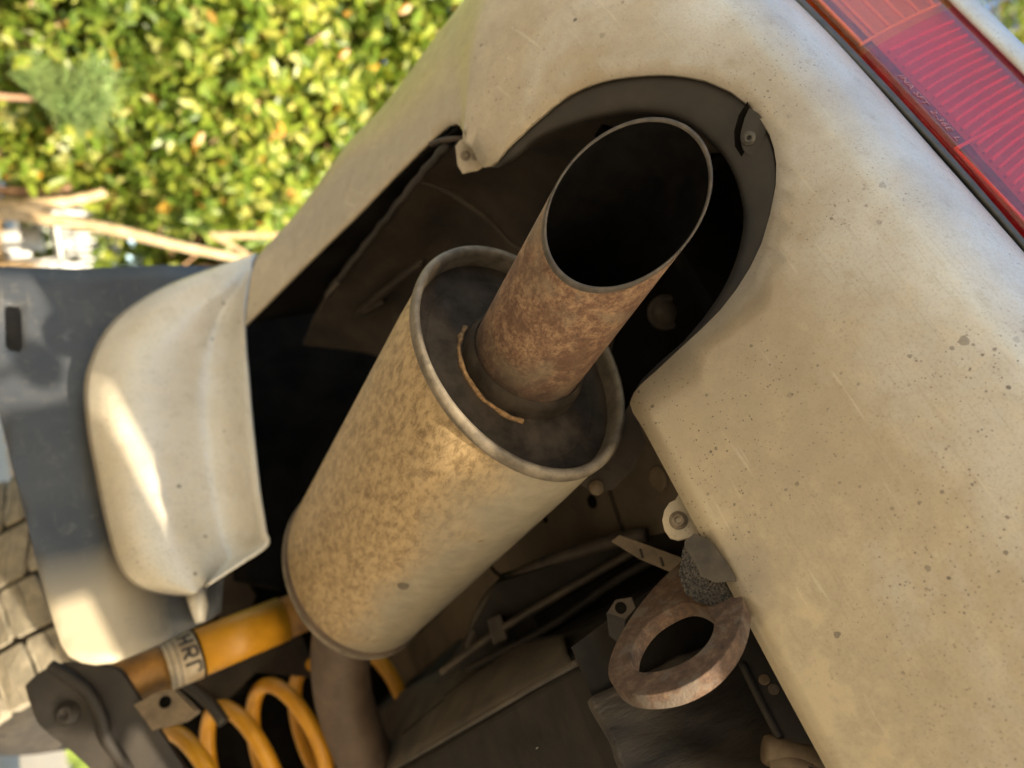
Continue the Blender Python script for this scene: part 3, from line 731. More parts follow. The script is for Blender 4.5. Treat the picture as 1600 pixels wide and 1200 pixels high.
# ---------------- tow eye, foam and bracket below the bumper edge
te = _n(.54 * _n([-.05, .86, .65]) + .84 * _n([1, -.05, .05])); tp = at(1060, 1000, .525)
OUTER = [(1098, 850), (1068, 874), (1035, 903), (1005, 937), (980, 972), (961, 1006), (951, 1036), (951, 1058), (962, 1073), (982, 1083), (1010, 1085), (1045, 1080), (1080, 1066), (1112, 1044), (1138, 1014), (1154, 982), (1161, 950), (1160, 930), (1160, 905), (1175, 890), (1190, 850)]
HOLE = [(1115, 970), (1113, 988), (1100, 1010), (1076, 1030), (1042, 1045), (1010, 1050), (993, 1046), (986, 1034), (990, 1008), (1010, 976), (1040, 954), (1072, 942), (1100, 951)]
def smooth_px(P, n): return cr([(x, y, 0) for x, y in P], n)[:, :2]
o2 = smooth_px(OUTER, 70); h2 = cr([(x, y, 0) for x, y in HOLE + HOLE[:3]], 60)[:, :2][:-11]
def px_fill(loop_px, hole_px, p0, n, step=14):
    lp = [tuple(p) for p in loop_px]; hp = [tuple(p) for p in hole_px]
    xs_ = np.arange(min(p[0] for p in lp), max(p[0] for p in lp), step); ys_ = np.arange(min(p[1] for p in lp), max(p[1] for p in lp), step)
    al = np.array(lp + hp)
    ins = [(x, y) for x in xs_ for y in ys_ if in_poly((x, y), lp) and not (hp and in_poly((x, y), hp)) and ((al - np.array((x, y))) ** 2).sum(1).min() > (step * .4) ** 2]
    v2, f2 = cdt_fill(lp, ins, [hp] if hp else [])
    f2 = [f_ for f_ in f2 if in_poly(tuple(np.mean([v2[i] for i in f_], axis=0)), lp) and not (hp and in_poly(tuple(np.mean([v2[i] for i in f_], axis=0)), hp))]
    V = [on_plane(p[0], p[1], p0, n) for p in v2]
    return V, face_out(V, f2, CAM)
tv_, tf_ = px_fill(o2, h2, tp, te)
mesh('tow_eye', tv_, tf_, 'rust', car, solid=.0125, off=-1, bevel=.0009, bseg=3, angle=50)

p_br = at(1200, 1070, .565); n_br = _n(np.array([-.35, -.75, -.55]))
brk = plate('bumper_bracket', [(1173, 984), (1157, 1035), (1186, 1094), (1218, 1155), (1275, 1162), (1320, 1170), (1240, 1020), (1200, 960)], p_br, n_br, -n_br * .004, 'arm', car, bevel=.001)
tube('folded_lip', cr([on_plane(x, y, p_br + n_br * .002, n_br) for x, y in ((1159, 1036), (1187, 1093), (1218, 1153))], 10), .0032, 'arm', brk, seg=10)
lathe('rust_hole', on_plane(1209, 1077, p_br + n_br * .0008, n_br), n_br, [(0, .0042), (.0005, .0032), (.0003, .0003)], 'rust', brk, seg=16)
lathe('weld_spot', on_plane(1194, 1062, p_br + n_br * .0008, n_br), n_br, [(0, .0042), (.0005, .003), (.0005, .0003)], 'tan_metal', brk, seg=16)
# trailer socket
ps = at(1245, 1180, .535); sa = _n(at(1300, 1190, .535) - at(1200, 1165, .54))
skt = lathe('trailer_socket', at(1200, 1172, .54), sa, [(-.003, .0005), (-.003, .009), (0, .0105), (.045, .0125), (.09, .014)], 'tan_metal', car, seg=24)
tube('socket_cover', cr([at(1203, 1190, .535), at(1240, 1193, .53), at(1290, 1205, .53)], 8), .006, 'tan_metal', skt, seg=12)
lathe('socket_hole', at(1240, 1212, .528), _n(CAM - ps), [(-.004, .016), (.002, .0155), (.004, .012), (.001, .0095), (.001, .0004)], 'arm', skt, seg=24)

# ---------------- tail lamp above the bumper
def lamp_pt(x, y, back=0.0):
    # the lamp face runs on from the bumper: Y from .236 at z=.64 to .196 at z=.82
    p0 = W(0, .236, .64); n = _n(np.cross([1, 0, 0], np.array([0, -.040, .18])))
    p = on_plane(x, y, p0, n)
    s = np.clip((p[2] - H - .64) / .18, 0, 1)
    p = on_plane(x, y, p0 + n * (-.010 * math.sin(s * math.pi)) * np.sign(n[1]) * -1, n)
    return CAM + (p - CAM) * (1 + back / np.linalg.norm(p - CAM))
def ext(a, b, t): return (a[0] + (b[0] - a[0]) * t, a[1] + (b[1] - a[1]) * t)
LB0, LB1 = (1257, 0), (1600, 374)      # lower edge of the lens
LT0, LT1 = (1478, 0), (1600, 121)      # upper edge
def lens_px(s, t):
    """s along the lens (0 at the frame's top, 1 where it leaves the frame), t across it"""
    a = np.array(LB0) + (np.array(LB1) - np.array(LB0)) * s; b = np.array(LT0) + (np.array((1790, 309)) - np.array(LT0)) * s
    a = a + np.array([3, -4]) * 4 * (s - s * s)
    p = a + (b - a) * t; return p
def slat_line(s):   # the sections of the lamp lie slanted across it
    return s
lamp = grid('tail_lamp', [[lamp_pt(*lens_px(s_, t_), .031) for t_ in np.linspace(-.02, 1.02, 27)] for s_ in np.linspace(-1.2, 1.3, 60)], 'reflector', car, solid=.003)
box('lamp_housing', W(-.66, .262, .655), W(.06, .40, .79), 'void', lamp)
# slanted divide between amber and red: from (1347,85) on the lower edge to (1482,15) near the upper one
def st_of(x, y):
    best = None
    s, t = .3, .4
    for _ in range(30):
        p = lens_px(s, t); e = 1e-4
        J = np.column_stack([(lens_px(s + e, t) - p) / e, (lens_px(s, t + e) - p) / e]); d = np.linalg.solve(J, np.array([x, y]) - p); s += d[0]; t += d[1]
    return s, t
sA, tA = st_of(1347, 86); sB, tB = st_of(1486, 12)
def divide(t): return sA + (sB - sA) * (t - tA) / (tB - tA)
nS, nT = 26, 16
def lens_grid(s0, s1, back):
    return np.array([[lamp_pt(*lens_px(s0(t) + (s1(t) - s0(t)) * i / (nS - 1), t), back + (.02 * (max(0, .06 - t) / .06) + .02 * max(0, t - .95) / .05)) for t in np.linspace(0, 1, nT)] for i in range(nS)])
red = grid('red_lens', lens_grid(lambda t: divide(t) + .0, lambda t: 1.25, 0), 'lens_red', lamp)
amb = grid('amber_lens', lens_grid(lambda t: -1.2, lambda t: divide(t) - .0005, 0), 'lens_amber', lamp)
# ribs moulded inside: slanted ones under the red, lengthwise ones under the amber
rv, rf = [], []
for k_ in range(30):
    off_ = .035 + k_ * .034
    path = []
    for t in np.linspace(.24, .90, 14):
        path.append(lamp_pt(*lens_px(divide(t) + off_ + .02 * t * t, t), .010))
    v_, f_ = tube_data(path, .0015 if k_ % 2 else .0019, 6, True)
    n0 = len(rv); rv += list(v_); rf += [[a + n0 for a in q] for q in f_]
rr_ = mesh('red_reflector_ribs', rv, rf, 'reflector_rib', red); rr_['kind'] = 'stuff'
for k_ in range(6):
    t0 = .10 + k_ * .155
    tube('amber_rib', [lamp_pt(*lens_px(divide(t0) - .03 - q, t0), .010) for q in np.linspace(0, .6, 8)], .0020, 'reflector_rib', amb, seg=6)
tube('amber_cross_rib', [lamp_pt(*lens_px(divide(t) - .03, t), .010) for t in np.linspace(.08, .93, 12)], .0018, 'reflector_rib', amb, seg=6)
for (a_, b_) in (((1492, 233), (1590, 182)), ((1492, 233), (1620, 365))):
    tube('reflector_bar', [lamp_pt(*ext(a_, b_, q), .007) for q in np.linspace(0, 1, 8)], .0018, 'reflector_rib', red, seg=6)
# dark band below the ribs, painting a skyline reflected in the lens
grid('dark_reflection_band', [[lamp_pt(*lens_px(q, t), .026 - .008 * min(1, max(0, t) / .08)) for t in np.linspace(-.03, .19, 8)] for q in np.linspace(-1.2, 1.25, 50)], 'lens_dark', red)
# seal strip between bumper and lamp, body return above the lamp
def strip_px(s, w): 
    p = lens_px(s, 0); return p + np.array([-.72, .68]) * w
seal_rows = [[lamp_pt(*strip_px(s, w), bk) for s in np.linspace(-1.2, 1.25, 50)] for w, bk in ((-1.0, .012), (0, .003), (6, .001), (11, .004), (14, .02))]
grid('seal', seal_rows, 'seal', lamp)
def upper_px(s, w):
    p = lens_px(s, 1); return p + np.array([.72, -.68]) * w
up_rows = []
for w, bk in ((-1.5, .02), (1.5, .010), (3, .004), (9, .001), (18, .0), (26, .003), (33, .012), (36, .03)):
    up_rows.append([lamp_pt(*upper_px(s, w), bk) for s in np.linspace(-1.2, 1.25, 50)])
bodyp = grid('tailgate_corner', up_rows, 'paint', car, solid=.002)
box('quarter_panel', W(-.82, .50, .645), W(-.78, 1.6, 1.0), 'paint', car, bevel=.01)
# moulded letters along the lens
tx = bpy.data.curves.new('lens_lettering', 'FONT'); tx.body = 'INA SFT  2-36E  L'; tx.size = 1; tx.extrude = .02
to = bpy.data.objects.new('lens_lettering', tx); col.objects.link(to); to.parent = red
P0 = lamp_pt(1402, 117, -.0012); P1 = lamp_pt(1494, 219, -.0012); ex = _n(P1 - P0)
nz_ = _n(np.cross(ex, lamp_pt(1410, 105, -.0012) - P0)); 
if np.dot(nz_, CAM - P0) < 0: nz_ = -nz_
ey = np.cross(nz_, ex); bpy.context.view_layer.update()
wd = to.dimensions.x; sc_ = np.linalg.norm(P1 - P0) / max(wd, .01)
mt = Matrix.Identity(4)
o0 = np.array(root_loc(red))
for i in range(3):
    mt[i][0] = ex[i] * sc_; mt[i][1] = ey[i] * sc_; mt[i][2] = nz_[i] * sc_ * .5; mt[i][3] = P0[i] - o0[i]
to.matrix_local = mt; tx.materials.append(MAT['lettering'])
bpy.context.view_layer.update()
tm = bpy.data.meshes.new_from_object(to.evaluated_get(bpy.context.evaluated_depsgraph_get()))
t2 = bpy.data.objects.new('lettering', tm); col.objects.link(t2); t2.parent = red; t2.matrix_local = mt
bpy.data.objects.remove(to)

# ---------------- wheel arch guard (pale moulding in front of the mud flap)
GL = [(401, 396), (335, 417), (245, 453), (172, 506), (134, 583), (134, 660), (147, 735), (164, 818), (185, 885), (214, 916), (258, 929), (299, 932)]
GR = [(389, 425), (381, 478), (381, 530), (386, 590), (391, 650), (397, 710), (403, 765), (409, 805), (413, 832), (415, 851), (372, 880), (325, 910)]
GY = [0, .05, .06, .05, .04, .038, .042, .072]            # bulge of the section, lip -> lower edge
rows = []
for i, (l, r) in enumerate(zip(GL, GR)):
    rw = []
    y_r = .955 if i else .965
    for j, s in enumerate(np.linspace(0, 1, 8)):
        e = min(1, i / 2.5); yy = y_r + GY[j] * e
        x = r[0] + (l[0] - r[0]) * s; y = r[1] + (l[1] - r[1]) * s
        rw.append(onY(x, y, yy))
    rows.append(cr(rw, 22))
rows = np.array(rows); rows = np.array([cr(rows[:, j], 50) for j in range(22)]).transpose(1, 0, 2)
guard = grid('wheel_arch_guard', rows, 'paint_soft', car, solid=.004)
tube('guard_peg', [onY(306, 925, 1.03), onY(311, 950, 1.03), onY(313, 972, 1.03)], [.013, .011, .006], 'paint_soft', guard, seg=12)

# ---------------- mud flap
FO = [(-160, 424), (-60, 423), (0, 422), (120, 421), (250, 420), (370, 418), (375, 520), (385, 700), (385, 850), (350, 900), (345, 955), (328, 967), (285, 986), (245, 1006), (205, 1023), (180, 1033), (150, 1037), (128, 1034), (108, 1025), (96, 1008), (88, 985), (76, 945), (60, 890), (38, 800), (10, 690), (-25, 560), (-60, 430 + 60), (-160, 470)]
SLOT = [(8, 484), (14, 480), (30, 482), (34, 490), (36, 545), (32, 554), (16, 552), (9, 545)]
fv, ff = px_fill(FO, SLOT, W(0, 1.06, 0), _n(np.array([0, 1, 0])), 26)
fv = np.array(fv)
fv[:, 1] += .006 * np.sin(fv[:, 0] * 9) + .004 * np.sin(fv[:, 2] * 25)
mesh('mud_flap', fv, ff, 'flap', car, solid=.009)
box('slot_backing', onY(-6, 470, 1.20) - np.array([.02, 0, .03]), onY(-6, 470, 1.20) + np.array([.12, .01, .08]), 'tyre_gap', car)

# ---------------- rear wheel: tread blocks on a drum
wheel_c = W(-.665, 1.98, .135); TR = .395; TW = .225
tyre_o = bpy.data.objects.new('wheel', None); col.objects.link(tyre_o); tyre_o.parent = car; tyre_o.location = Vector(wheel_c) - car.location
lathe('tyre', wheel_c - np.array([TW, 0, 0]), (1, 0, 0), [(.02, .19), (.0, .25), (-.012, .32), (.0, .365), (.03, TR - .014), (TW, TR - .010), (2 * TW - .03, TR - .014), (2 * TW, .365), (2 * TW + .012, .32), (2 * TW, .25), (2 * TW - .02, .19)], 'tyre_gap', tyre_o, seg=96)
lathe('rim', wheel_c - np.array([TW - .03, 0, 0]), (1, 0, 0), [(.0, .19), (.05, .17), (.09, .12), (.09, .0005)], 'rim', tyre_o, seg=48)
def polar(x, ang, r): return wheel_c + np.array([x, -r * math.cos(ang), -r * math.sin(ang)])
rnd = random.Random(3)
NB = 26
PIECES = ([(0, .03), (.12, 0), (.9, 0), (1, .06), (1, .42), (.66, .50), (.33, .40), (0, .46)], [(0, .50), (.33, .44), (.66, .54), (1, .46), (1, .90), (.82, 1), (.5, .93), (.12, 1), (0, .90)])
for k_ in range(NB):
    a0 = 2 * math.pi * k_ / NB
    for row in range(4):
        x0, x1 = [(-TW - .006, -.122), (-.110, -.005), (.005, .110), (.122, TW + .006)][row]
        a1 = (a0 + (.11 if row in (1, 2) else 0) + rnd.uniform(-.004, .004)) % (2 * math.pi)
        if a1 > math.pi: a1 -= 2 * math.pi
        if not -.45 < a1 < 1.5: continue
        wd_ = 2 * math.pi / NB * (.88 if row in (0, 3) else .93)
        sk = (.05, .07, -.07, -.05)[row]
        for pc in PIECES:
            n_p = len(pc); q = []
            cs, ct = np.mean([p_[0] for p_ in pc]), np.mean([p_[1] for p_ in pc])
            for rr2, ins in ((TR - .019, 1.0), (TR - .0025, 1.0), (TR, .97)):
                for (s_, t_) in pc:
                    s2 = cs + (s_ - cs) * ins; t2 = ct + (t_ - ct) * ins
                    edge = (.012 * max(0, 1 - s2 * 1.6) if row == 0 else .012 * max(0, s2 * 1.6 - .6) if row == 3 else 0)
                    q.append(polar(x0 + (x1 - x0) * s2, a1 + wd_ * t2 + sk * s2, rr2 - edge))
            fs_ = [list(range(2 * n_p, 3 * n_p))]
            for l_ in range(2):
                fs_ += [[l_ * n_p + i, l_ * n_p + (i + 1) % n_p, (l_ + 1) * n_p + (i + 1) % n_p, (l_ + 1) * n_p + i] for i in range(n_p)]
            mesh('tread_block', q, fs_, 'tyre', tyre_o, smooth=False)

# ---------------- trailing arm with bolt, axle
AO = [(38, 1072), (62, 1050), (100, 1036), (150, 1038), (185, 1046), (205, 1072), (228, 1108), (262, 1160), (300, 1220), (330, 1290), (190, 1300), (150, 1215), (112, 1176), (78, 1150), (58, 1130), (46, 1100)]
pa_ = onY(120, 1110, 1.20); an = _n(np.array([.25, -.9, -.3]))
av, af = px_fill(smooth_px(AO + AO[:1], 60)[:-1], [], pa_, an, 18)
av = np.array(av)
bx = on_plane(105, 1115, pa_, an)
dd = np.linalg.norm(av - bx, axis=1)
av = av - np.outer(-.010 * np.exp(-(dd / .03) ** 2), an) * -1
arm = mesh('trailing_arm', av, af, 'arm', car, solid=.012, bevel=.004, bseg=3)
rg = [on_plane(x, y, pa_ + an * .006, an) for x, y in ((78, 1040), (108, 1058), (138, 1082), (158, 1118), (170, 1160), (195, 1195), (215, 1240))]
tube('pressed_ridge', cr(rg, 30), .008, 'arm', arm, seg=10)
lathe('bolt', on_plane(105, 1115, pa_ - an * .004, an), an, [(-.004, .015), (.003, .0145), (.004, .011), (.011, .0105), (.012, .0085), (.012, .005), (.009, .0045), (.009, .0003)], 'arm', arm, seg=6 * 4)
p_seat = onY(245, 1110, 1.17); n_seat = _n(np.array([.1, -.95, -.3]))
st_ = plate('shock_bracket', [(215, 1102), (246, 1085), (268, 1080), (300, 1112), (282, 1125), (240, 1137)], p_seat, n_seat, -n_seat * .03, 'tan_metal', car, bevel=.003)
lathe('bracket_hole', on_plane(258, 1097, p_seat + n_seat * .0008, n_seat), n_seat, [(0, .008), (.001, .007), (.0006, .0003)], 'void', st_, seg=16)
tube('axle_tube', [W(-.44, 1.98, .135), W(.9, 1.98, .135)], .045, 'void', car, seg=24)
tube('link_rod', cr([onY(250, 1035, 1.24), onY(320, 1090, 1.24), onY(350, 1130, 1.24)], 8), .009, 'arm', car, seg=10)
pz = onY(330, 1060, 1.36)
plate('spring_mount', [(280, 1030), (380, 985), (470, 990), (500, 1060), (400, 1050), (330, 1120), (300, 1080)], pz, _n(CAM - pz), _n(pz - CAM) * .02, 'inner_dark', car)
plate('inner_bracket', [(330, 905), (372, 890), (400, 930), (390, 960), (345, 975)], onY(365, 930, 1.35), _n(CAM - pz), _n(pz - CAM) * .02, 'inner_dark', car)

# ---------------- shock absorber
s0 = onY(190, 1069, 1.22); s1 = onY(445, 966, 1.235); s2 = onY(520, 935, 1.24)
sd = s1 - s0; s_at = lambda q: s0 + sd * q
shock = tube('shock_absorber', [s_at(.42), s_at(.98)], .0345, 'yellow', car, seg=40)
tube('shock_boot', [s_at(-.06), s_at(.0), s_at(.2), s_at(.24)], [.026, .034, .0355, .034], 'yellow_dirty', shock, seg=40)
tube('upper_sleeve', [s_at(.98), s_at(1.35)], .032, 'yellow_dirty', shock, seg=40)
stk = tube('sticker', [s_at(.235), s_at(.425)], .0353, 'sticker', shock, seg=48, caps=False)
tube('sticker_edge', [s_at(.425), s_at(.44)], .0356, 'void', shock, seg=48, caps=False)
# printed letters, wrapped on the sleeve
ax_s, _, _ = frame(sd); toc = _n((CAM - s0) - ax_s * np.dot(CAM - s0, ax_s)); side = np.cross(toc, ax_s)
def on_sleeve(q, ang, r=.0356): return s_at(q) + r * (math.cos(ang) * toc + math.sin(ang) * side)
GLY = {'R': [((0, 0), (0, 1)), ((0, 1), (.7, 1)), ((.7, 1), (.7, .5)), ((.7, .5), (0, .5)), ((.25, .5), (.75, 0))],
       'F': [((0, 0), (0, 1)), ((0, 1), (.75, 1)), ((.75, 1), (.75, .72))],
       'H': [((0, 0), (0, 1)), ((.7, 0), (.7, 1)), ((0, .5), (.7, .5))]}
if np.dot(M[:, 1], side) < 0: sg = -1
else: sg = 1
for k_, ch in enumerate('HRF'):
    v_, f_ = [], []
    for (a_, b_) in GLY[ch]:
        path = [on_sleeve(.325 + .085 * (a_[1] + (b_[1] - a_[1]) * q), sg * (-.95 + k_ * .62 + .5 * (a_[0] + (b_[0] - a_[0]) * q))) for q in np.linspace(0, 1, 5)]
        vv, f3 = tube_data(path, .0022, 6); n0 = len(v_); v_ += list(vv); f_ += [[i + n0 for i in q] for q in f3]
    mesh('lettering', v_, f_, 'ink', stk)
for q in (.262, .300):
    tube('print_line', [on_sleeve(q, sg * a) for a in np.linspace(-1.3, 1.3, 16)], .0007, 'ink', stk, seg=5)

# ---------------- coil spring
sa0 = onY(285, 1235, 1.36); sa1 = onY(600, 1065, 1.40)
sax = sa1 - sa0; _, ca, cb = frame(sax); pts = []
tn = 4.6; sp_r = .085
for i in range(int(tn * 40) + 1):
    t = i / 40; pts.append(sa0 + sax * (t / tn) + sp_r * (math.cos(2 * math.pi * t + 1.3) * ca + math.sin(2 * math.pi * t + 1.3) * cb))
tube('coil_spring', pts, .0122, 'yellow', car, seg=14)

# ================================================================== foam block wedged at the tow eye
fo = at(1105, 905, .545); fn = _n(CAM - fo)
foam = thing('foam_block', tuple(fo), 'black porous foam block wedged between rusty tow eye and bumper edge', 'foam block')
fpx = [(1072, 872), (1068, 898), (1076, 922), (1092, 934), (1112, 938), (1134, 932), (1143, 918), (1142, 903), (1118, 905), (1088, 893)]
plate('core', fpx, fo, fn, -fn * .03, 'foam', foam, bevel=.004, bseg=3)
plate('skin', [(1074, 848), (1072, 874), (1089, 894), (1118, 906), (1144, 904), (1128, 876), (1104, 846), (1086, 838)], fo + fn * .001, _n(fn + np.array([0, 0, -.5])), -fn * .012, 'foam_skin', foam, bevel=.002)

# ================================================================== SHADE BOARD and box, unseen, added behind the camera to shade the car's corner
MAT['timber'] = simple_mat('weathered_timber', (.20, .14, .09), (.34, .26, .17), 6, .8, 0, .3, .002, stretch=(1, 1, 8))
Sh = np.array([S.x, S.y, 0]) / math.cos(SUN_EL); LAT = np.array([-Sh[1], Sh[0], 0]); BD = .8
def bpt(l, z, d=0): return Sh * (BD + d) + LAT * l + np.array([0, 0, z])
def slab(name, l0, l1, z0, z1, t, parent, mat='timber', d=0):
    return prism(name, [bpt(l0, z0, d), bpt(l1, z0, d), bpt(l1, z1, d), bpt(l0, z1, d)], Sh * t, mat, parent, bevel=.002)
nb = thing('shade_board', tuple(bpt(0, 0)), 'added timber shade board on two posts, unseen behind the camera', 'shade board')
for k_ in range(4): slab('plank', -1.15, 1.25, 0.9206 + k_ * .17, 0.9206 + k_ * .17 + .168, .022, nb)
for l in (-1.05, .705): slab('post', l, l + .09, 0, 1.72, .07, nb, d=.024)
lb = thing('shade_box', tuple(bpt(.52, 0, .1)), 'added grey box on a timber post, unseen, shaping the shadow under the board', 'shade box')
slab('body', .435, .600, .60, 0.8516, .14, lb, 'seal', d=.035)
slab('shade_slab', .424, .69, 0.8536, 0.8926, .16, lb, 'seal', d=.03)  # added to narrow the sun gap under the board
slab('post', .48, .56, 0, .60, .08, lb, d=.06)
lathe('shadow_ball', bpt(.380, 0.8786, .05) - np.array([0, 0, .03]), (0, 0, 1), [(.03 - .03 * math.cos(a), max(.03 * math.sin(a), .0004)) for a in np.linspace(0, math.pi, 14)], 'seal', lb, seg=24)  # ball added only for its round shadow
tube('ball_stem', [bpt(.380, 0.8516, .05), bpt(.39, 0.8066, .05), bpt(.436, 0.7866, .06)], .005, 'seal', lb, seg=8)

# ================================================================== GARDEN
def leaf_mat():
    m, t, b = new_mat('leaf')
    for n in list(t.nodes): t.nodes.remove(n)
    out = t.nodes.new('ShaderNodeOutputMaterial'); geo = t.nodes.new('ShaderNodeNewGeometry')
    nl = noise(t, coords(t), 1.5, 3, .6)
    c = ramp(t, geo.outputs['Random Per Island'], [(0, (.07, .12, .012)), (.28, (.16, .24, .025)), (.60, (.28, .34, .04)), (.86, (.40, .41, .065)), (.965, (.56, .52, .18)), (.972, (.60, .30, .03)), (1, (.46, .22, .06))])
    c = mix(t, mul(t, ramp(t, nl, [(.40, g(1)), (.56, g(0))]), .45), c, (.06, .11, .018))
    d = t.nodes.new('ShaderNodeBsdfPrincipled'); t.links.new(c, d.inputs['Base Color']); d.inputs['Roughness'].default_value = .38
    tl = t.nodes.new('ShaderNodeBsdfTranslucent'); t.links.new(mix(t, 1.0, c, (1.0, 1.0, .5), 'MULTIPLY'), tl.inputs[0])
    mx = t.nodes.new('ShaderNodeMixShader'); mx.inputs[0].default_value = .42
    t.links.new(d.outputs[0], mx.inputs[1]); t.links.new(tl.outputs[0], mx.inputs[2]); t.links.new(mx.outputs[0], out.inputs[0])
    return m
MAT['leaf'] = leaf_mat()
MAT['needle'] = simple_mat('pine_needle', (.12, .20, .05), (.24, .31, .10), 8, .5, 0, 0)
MAT['bark'] = simple_mat('pale_bark', (.36, .25, .13), (.56, .42, .25), 14, .8, 0, .4, .004, bscale=50)
MAT['bark_brown'] = simple_mat('brown_bark', (.16, .09, .05), (.34, .20, .11), 14, .8, 0, .4, .004, bscale=50)
MAT['chair'] = simple_mat('white_plastic', (.60, .60, .59), (.68, .68, .67), 12, .4, 0, 0)
MAT['dry_grass'] = simple_mat('dry_grass', (.30, .17, .06), (.50, .33, .14), 12, .8, 0, 0)

CHAIR = at(36, 372, 6.0); CHAIR[2] = .5; SV = np.array(S)
def leaves(c, rad, n, size=.075, seed=0, shell=.55, keep=None):
    """rosettes of folded leaves through an ellipsoid's outer volume"""
    r = np.random.default_rng(seed); V = []; Fc = []
    made = 0
    lump = r.normal(size=(26, 3)); lump /= np.linalg.norm(lump, axis=1)[:, None]
    while made < n:
        d = r.normal(size=3); d /= np.linalg.norm(d)
        bulge = 1 + .16 * max((lump @ d).max() - .86, 0) / .14 - .18 * (1 if ((lump[:9] @ d) > .93).any() else 0)
        k = (shell + (1 - shell) * r.random() ** .6) * bulge
        p = np.asarray(c) + d * np.asarray(rad) * k
        if p[2] < .12: continue
        gap = math.sin(p[0] * 5.1 + seed) * math.sin(p[1] * 4.3 + 2 * seed) * math.sin(p[2] * 4.7 + 3 * seed)
        if gap > .38: continue            # the crown has hollows between its clumps
        made += 1
        q_, d_ = to_px(p)
        cw = p - CHAIR; tt = cw @ SV
        if tt > 0 and np.linalg.norm(cw - SV * tt) < .36: continue
        if d_ > 0 and d_ < 7.2 and -200 < q_[0] < 150 and 282 < q_[1] < 430: continue      # the opening where the chair and the sawn trunks show
        ax = d + r.normal(size=3) * .45 + np.array([0, 0, .35]); ax /= np.linalg.norm(ax)
        _, a, b = frame(ax)
        for i in range(r.integers(5, 9)):
            th = r.random() * 6.28; o = math.cos(th) * a + math.sin(th) * b
            dr = o + ax * r.uniform(.15, .9); dr /= np.linalg.norm(dr)
            sd_ = np.cross(dr, ax); sd_ /= np.linalg.norm(sd_) + 1e-9; up = np.cross(sd_, dr)
            L = size * r.uniform(.45, 1.25) * (1.15 if gap < -.15 else .9); w = L * .24
            q = p + r.normal(size=3) * size * .2; k0 = len(V)
            a_, b_, c_ = dr * L, sd_ * w, up * (L * .07)
            V += [q, q + a_ * .30 + b_ * .85 + c_, q + a_ * .68 + b_ * .88 + c_, q + a_ - c_ * .6, q + a_ * .68 - b_ * .88 + c_, q + a_ * .30 - b_ * .85 + c_, q + a_ * .5]
            Fc += [[k0, k0 + 1, k0 + 6], [k0 + 1, k0 + 2, k0 + 6], [k0 + 2, k0 + 3, k0 + 6], [k0 + 3, k0 + 4, k0 + 6], [k0 + 4, k0 + 5, k0 + 6], [k0 + 5, k0, k0 + 6]]
    return np.array(V), Fc
def add_crown(t, c, rad, n, **k):
    v, f_ = leaves(c, rad, n, **k)
    return mesh('crown', v, f_, 'leaf', t, smooth=False)
def dirp(az, dist, z=0): a = math.radians(az); return np.array([-math.sin(a) * dist, math.cos(a) * dist, z])
def tree(loc, label, crowns, n, trunks, seed, bark='bark', size=.10, group=None):
    t = thing('garden_tree', tuple(loc), label, 'tree', group)
    for i, (path, r0, r1) in enumerate(trunks):
        p = cr(path, 14); rr_ = np.linspace(r0, r1, 14) * (1 + .06 * np.sin(np.arange(14) * 2.1 + i))
        tube('trunk' if i == 0 else 'limb', p, rr_, bark, t, seg=12)
    V, Fc = [], []
    for j, (c, rad) in enumerate(crowns):
        v, f_ = leaves(c, rad, n[j], size=size, seed=seed * 10 + j)
        n0 = sum(len(x) for x in V); V.append(v); Fc += [[a + n0 for a in q] for q in f_]
    mesh('crown', np.vstack(V), Fc, 'leaf', t, smooth=False)
    tw_v, tw_f = [], []; rt = random.Random(seed)
    for c, rad in crowns:                                   # twigs reaching out through the leaves
        for _ in range(46):
            d = _n([rt.gauss(0, 1), rt.gauss(0, 1), rt.gauss(.3, .8)]); p0 = np.array(c) + d * np.array(rad) * .35; p1 = np.array(c) + d * np.array(rad) * rt.uniform(.85, 1.08)
            if p1[2] < .1 or p0[2] < .05: continue
            if any(-200 < to_px(q_)[0][0] < 190 and 282 < to_px(q_)[0][1] < 440 for q_ in (p0, (p0 + p1) / 2, p1)): continue
            vv, f3 = tube_data(cr([p0, (p0 + p1) / 2 + np.array([rt.uniform(-.08, .08) for _ in range(3)]), p1], 6), np.linspace(.011, .004, 6), 5); n0 = len(tw_v); tw_v += list(vv); tw_f += [[a + n0 for a in q] for q in f3]
    tw = mesh('twigs', tw_v, tw_f, 'bark_brown', t); tw['kind'] = 'stuff'
    return t
D1 = 5.2
b1 = at(0, 372, 4.4); b1 = np.array([b1[0], b1[1], 0])
tree(dirp(46, 5.6), 'broad pale green shrub tree with a leaning forked trunk, beside the white chair',
     [(dirp(45, 5.9, 1.75), (1.0, 1.0, 1.25)), (dirp(41, 6.1, 1.1), (.75, .75, .95)), (dirp(48, 6.6, .5), (1.2, .8, .7))], [3000, 900, 900],
     [([at(-40, 326, 4.0), at(40, 338, 4.0), at(130, 350, 4.0), at(190, 362, 4.0), at(270, 382, 4.05), at(330, 395, 4.1), at(420, 412, 4.2)], .036, .022),
      ([at(330, 366, 4.2), at(365, 385, 4.2), at(400, 408, 4.2)], .02, .015),
      ([at(340, 368, 4.3), at(380, 368, 4.3), at(450, 367, 4.3)], .022, .018)], 1)
tree(dirp(53, 5.2), 'dense yellow green shrub tree with thick pale sawn trunks in the middle of the hedge',
     [(dirp(53, 5.7, 1.9), (1.05, 1.05, 1.45)), (dirp(55, 5.9, .55), (.9, .8, .75))], [3600, 900],
     [([at(-60, 320, 4.6), at(20, 322, 4.6), at(70, 320, 4.62), at(100, 316, 4.65)], .045, .040),
      ([at(90, 318, 4.65), at(130, 310, 4.7), at(165, 300, 4.75)], .036, .028)], 2)
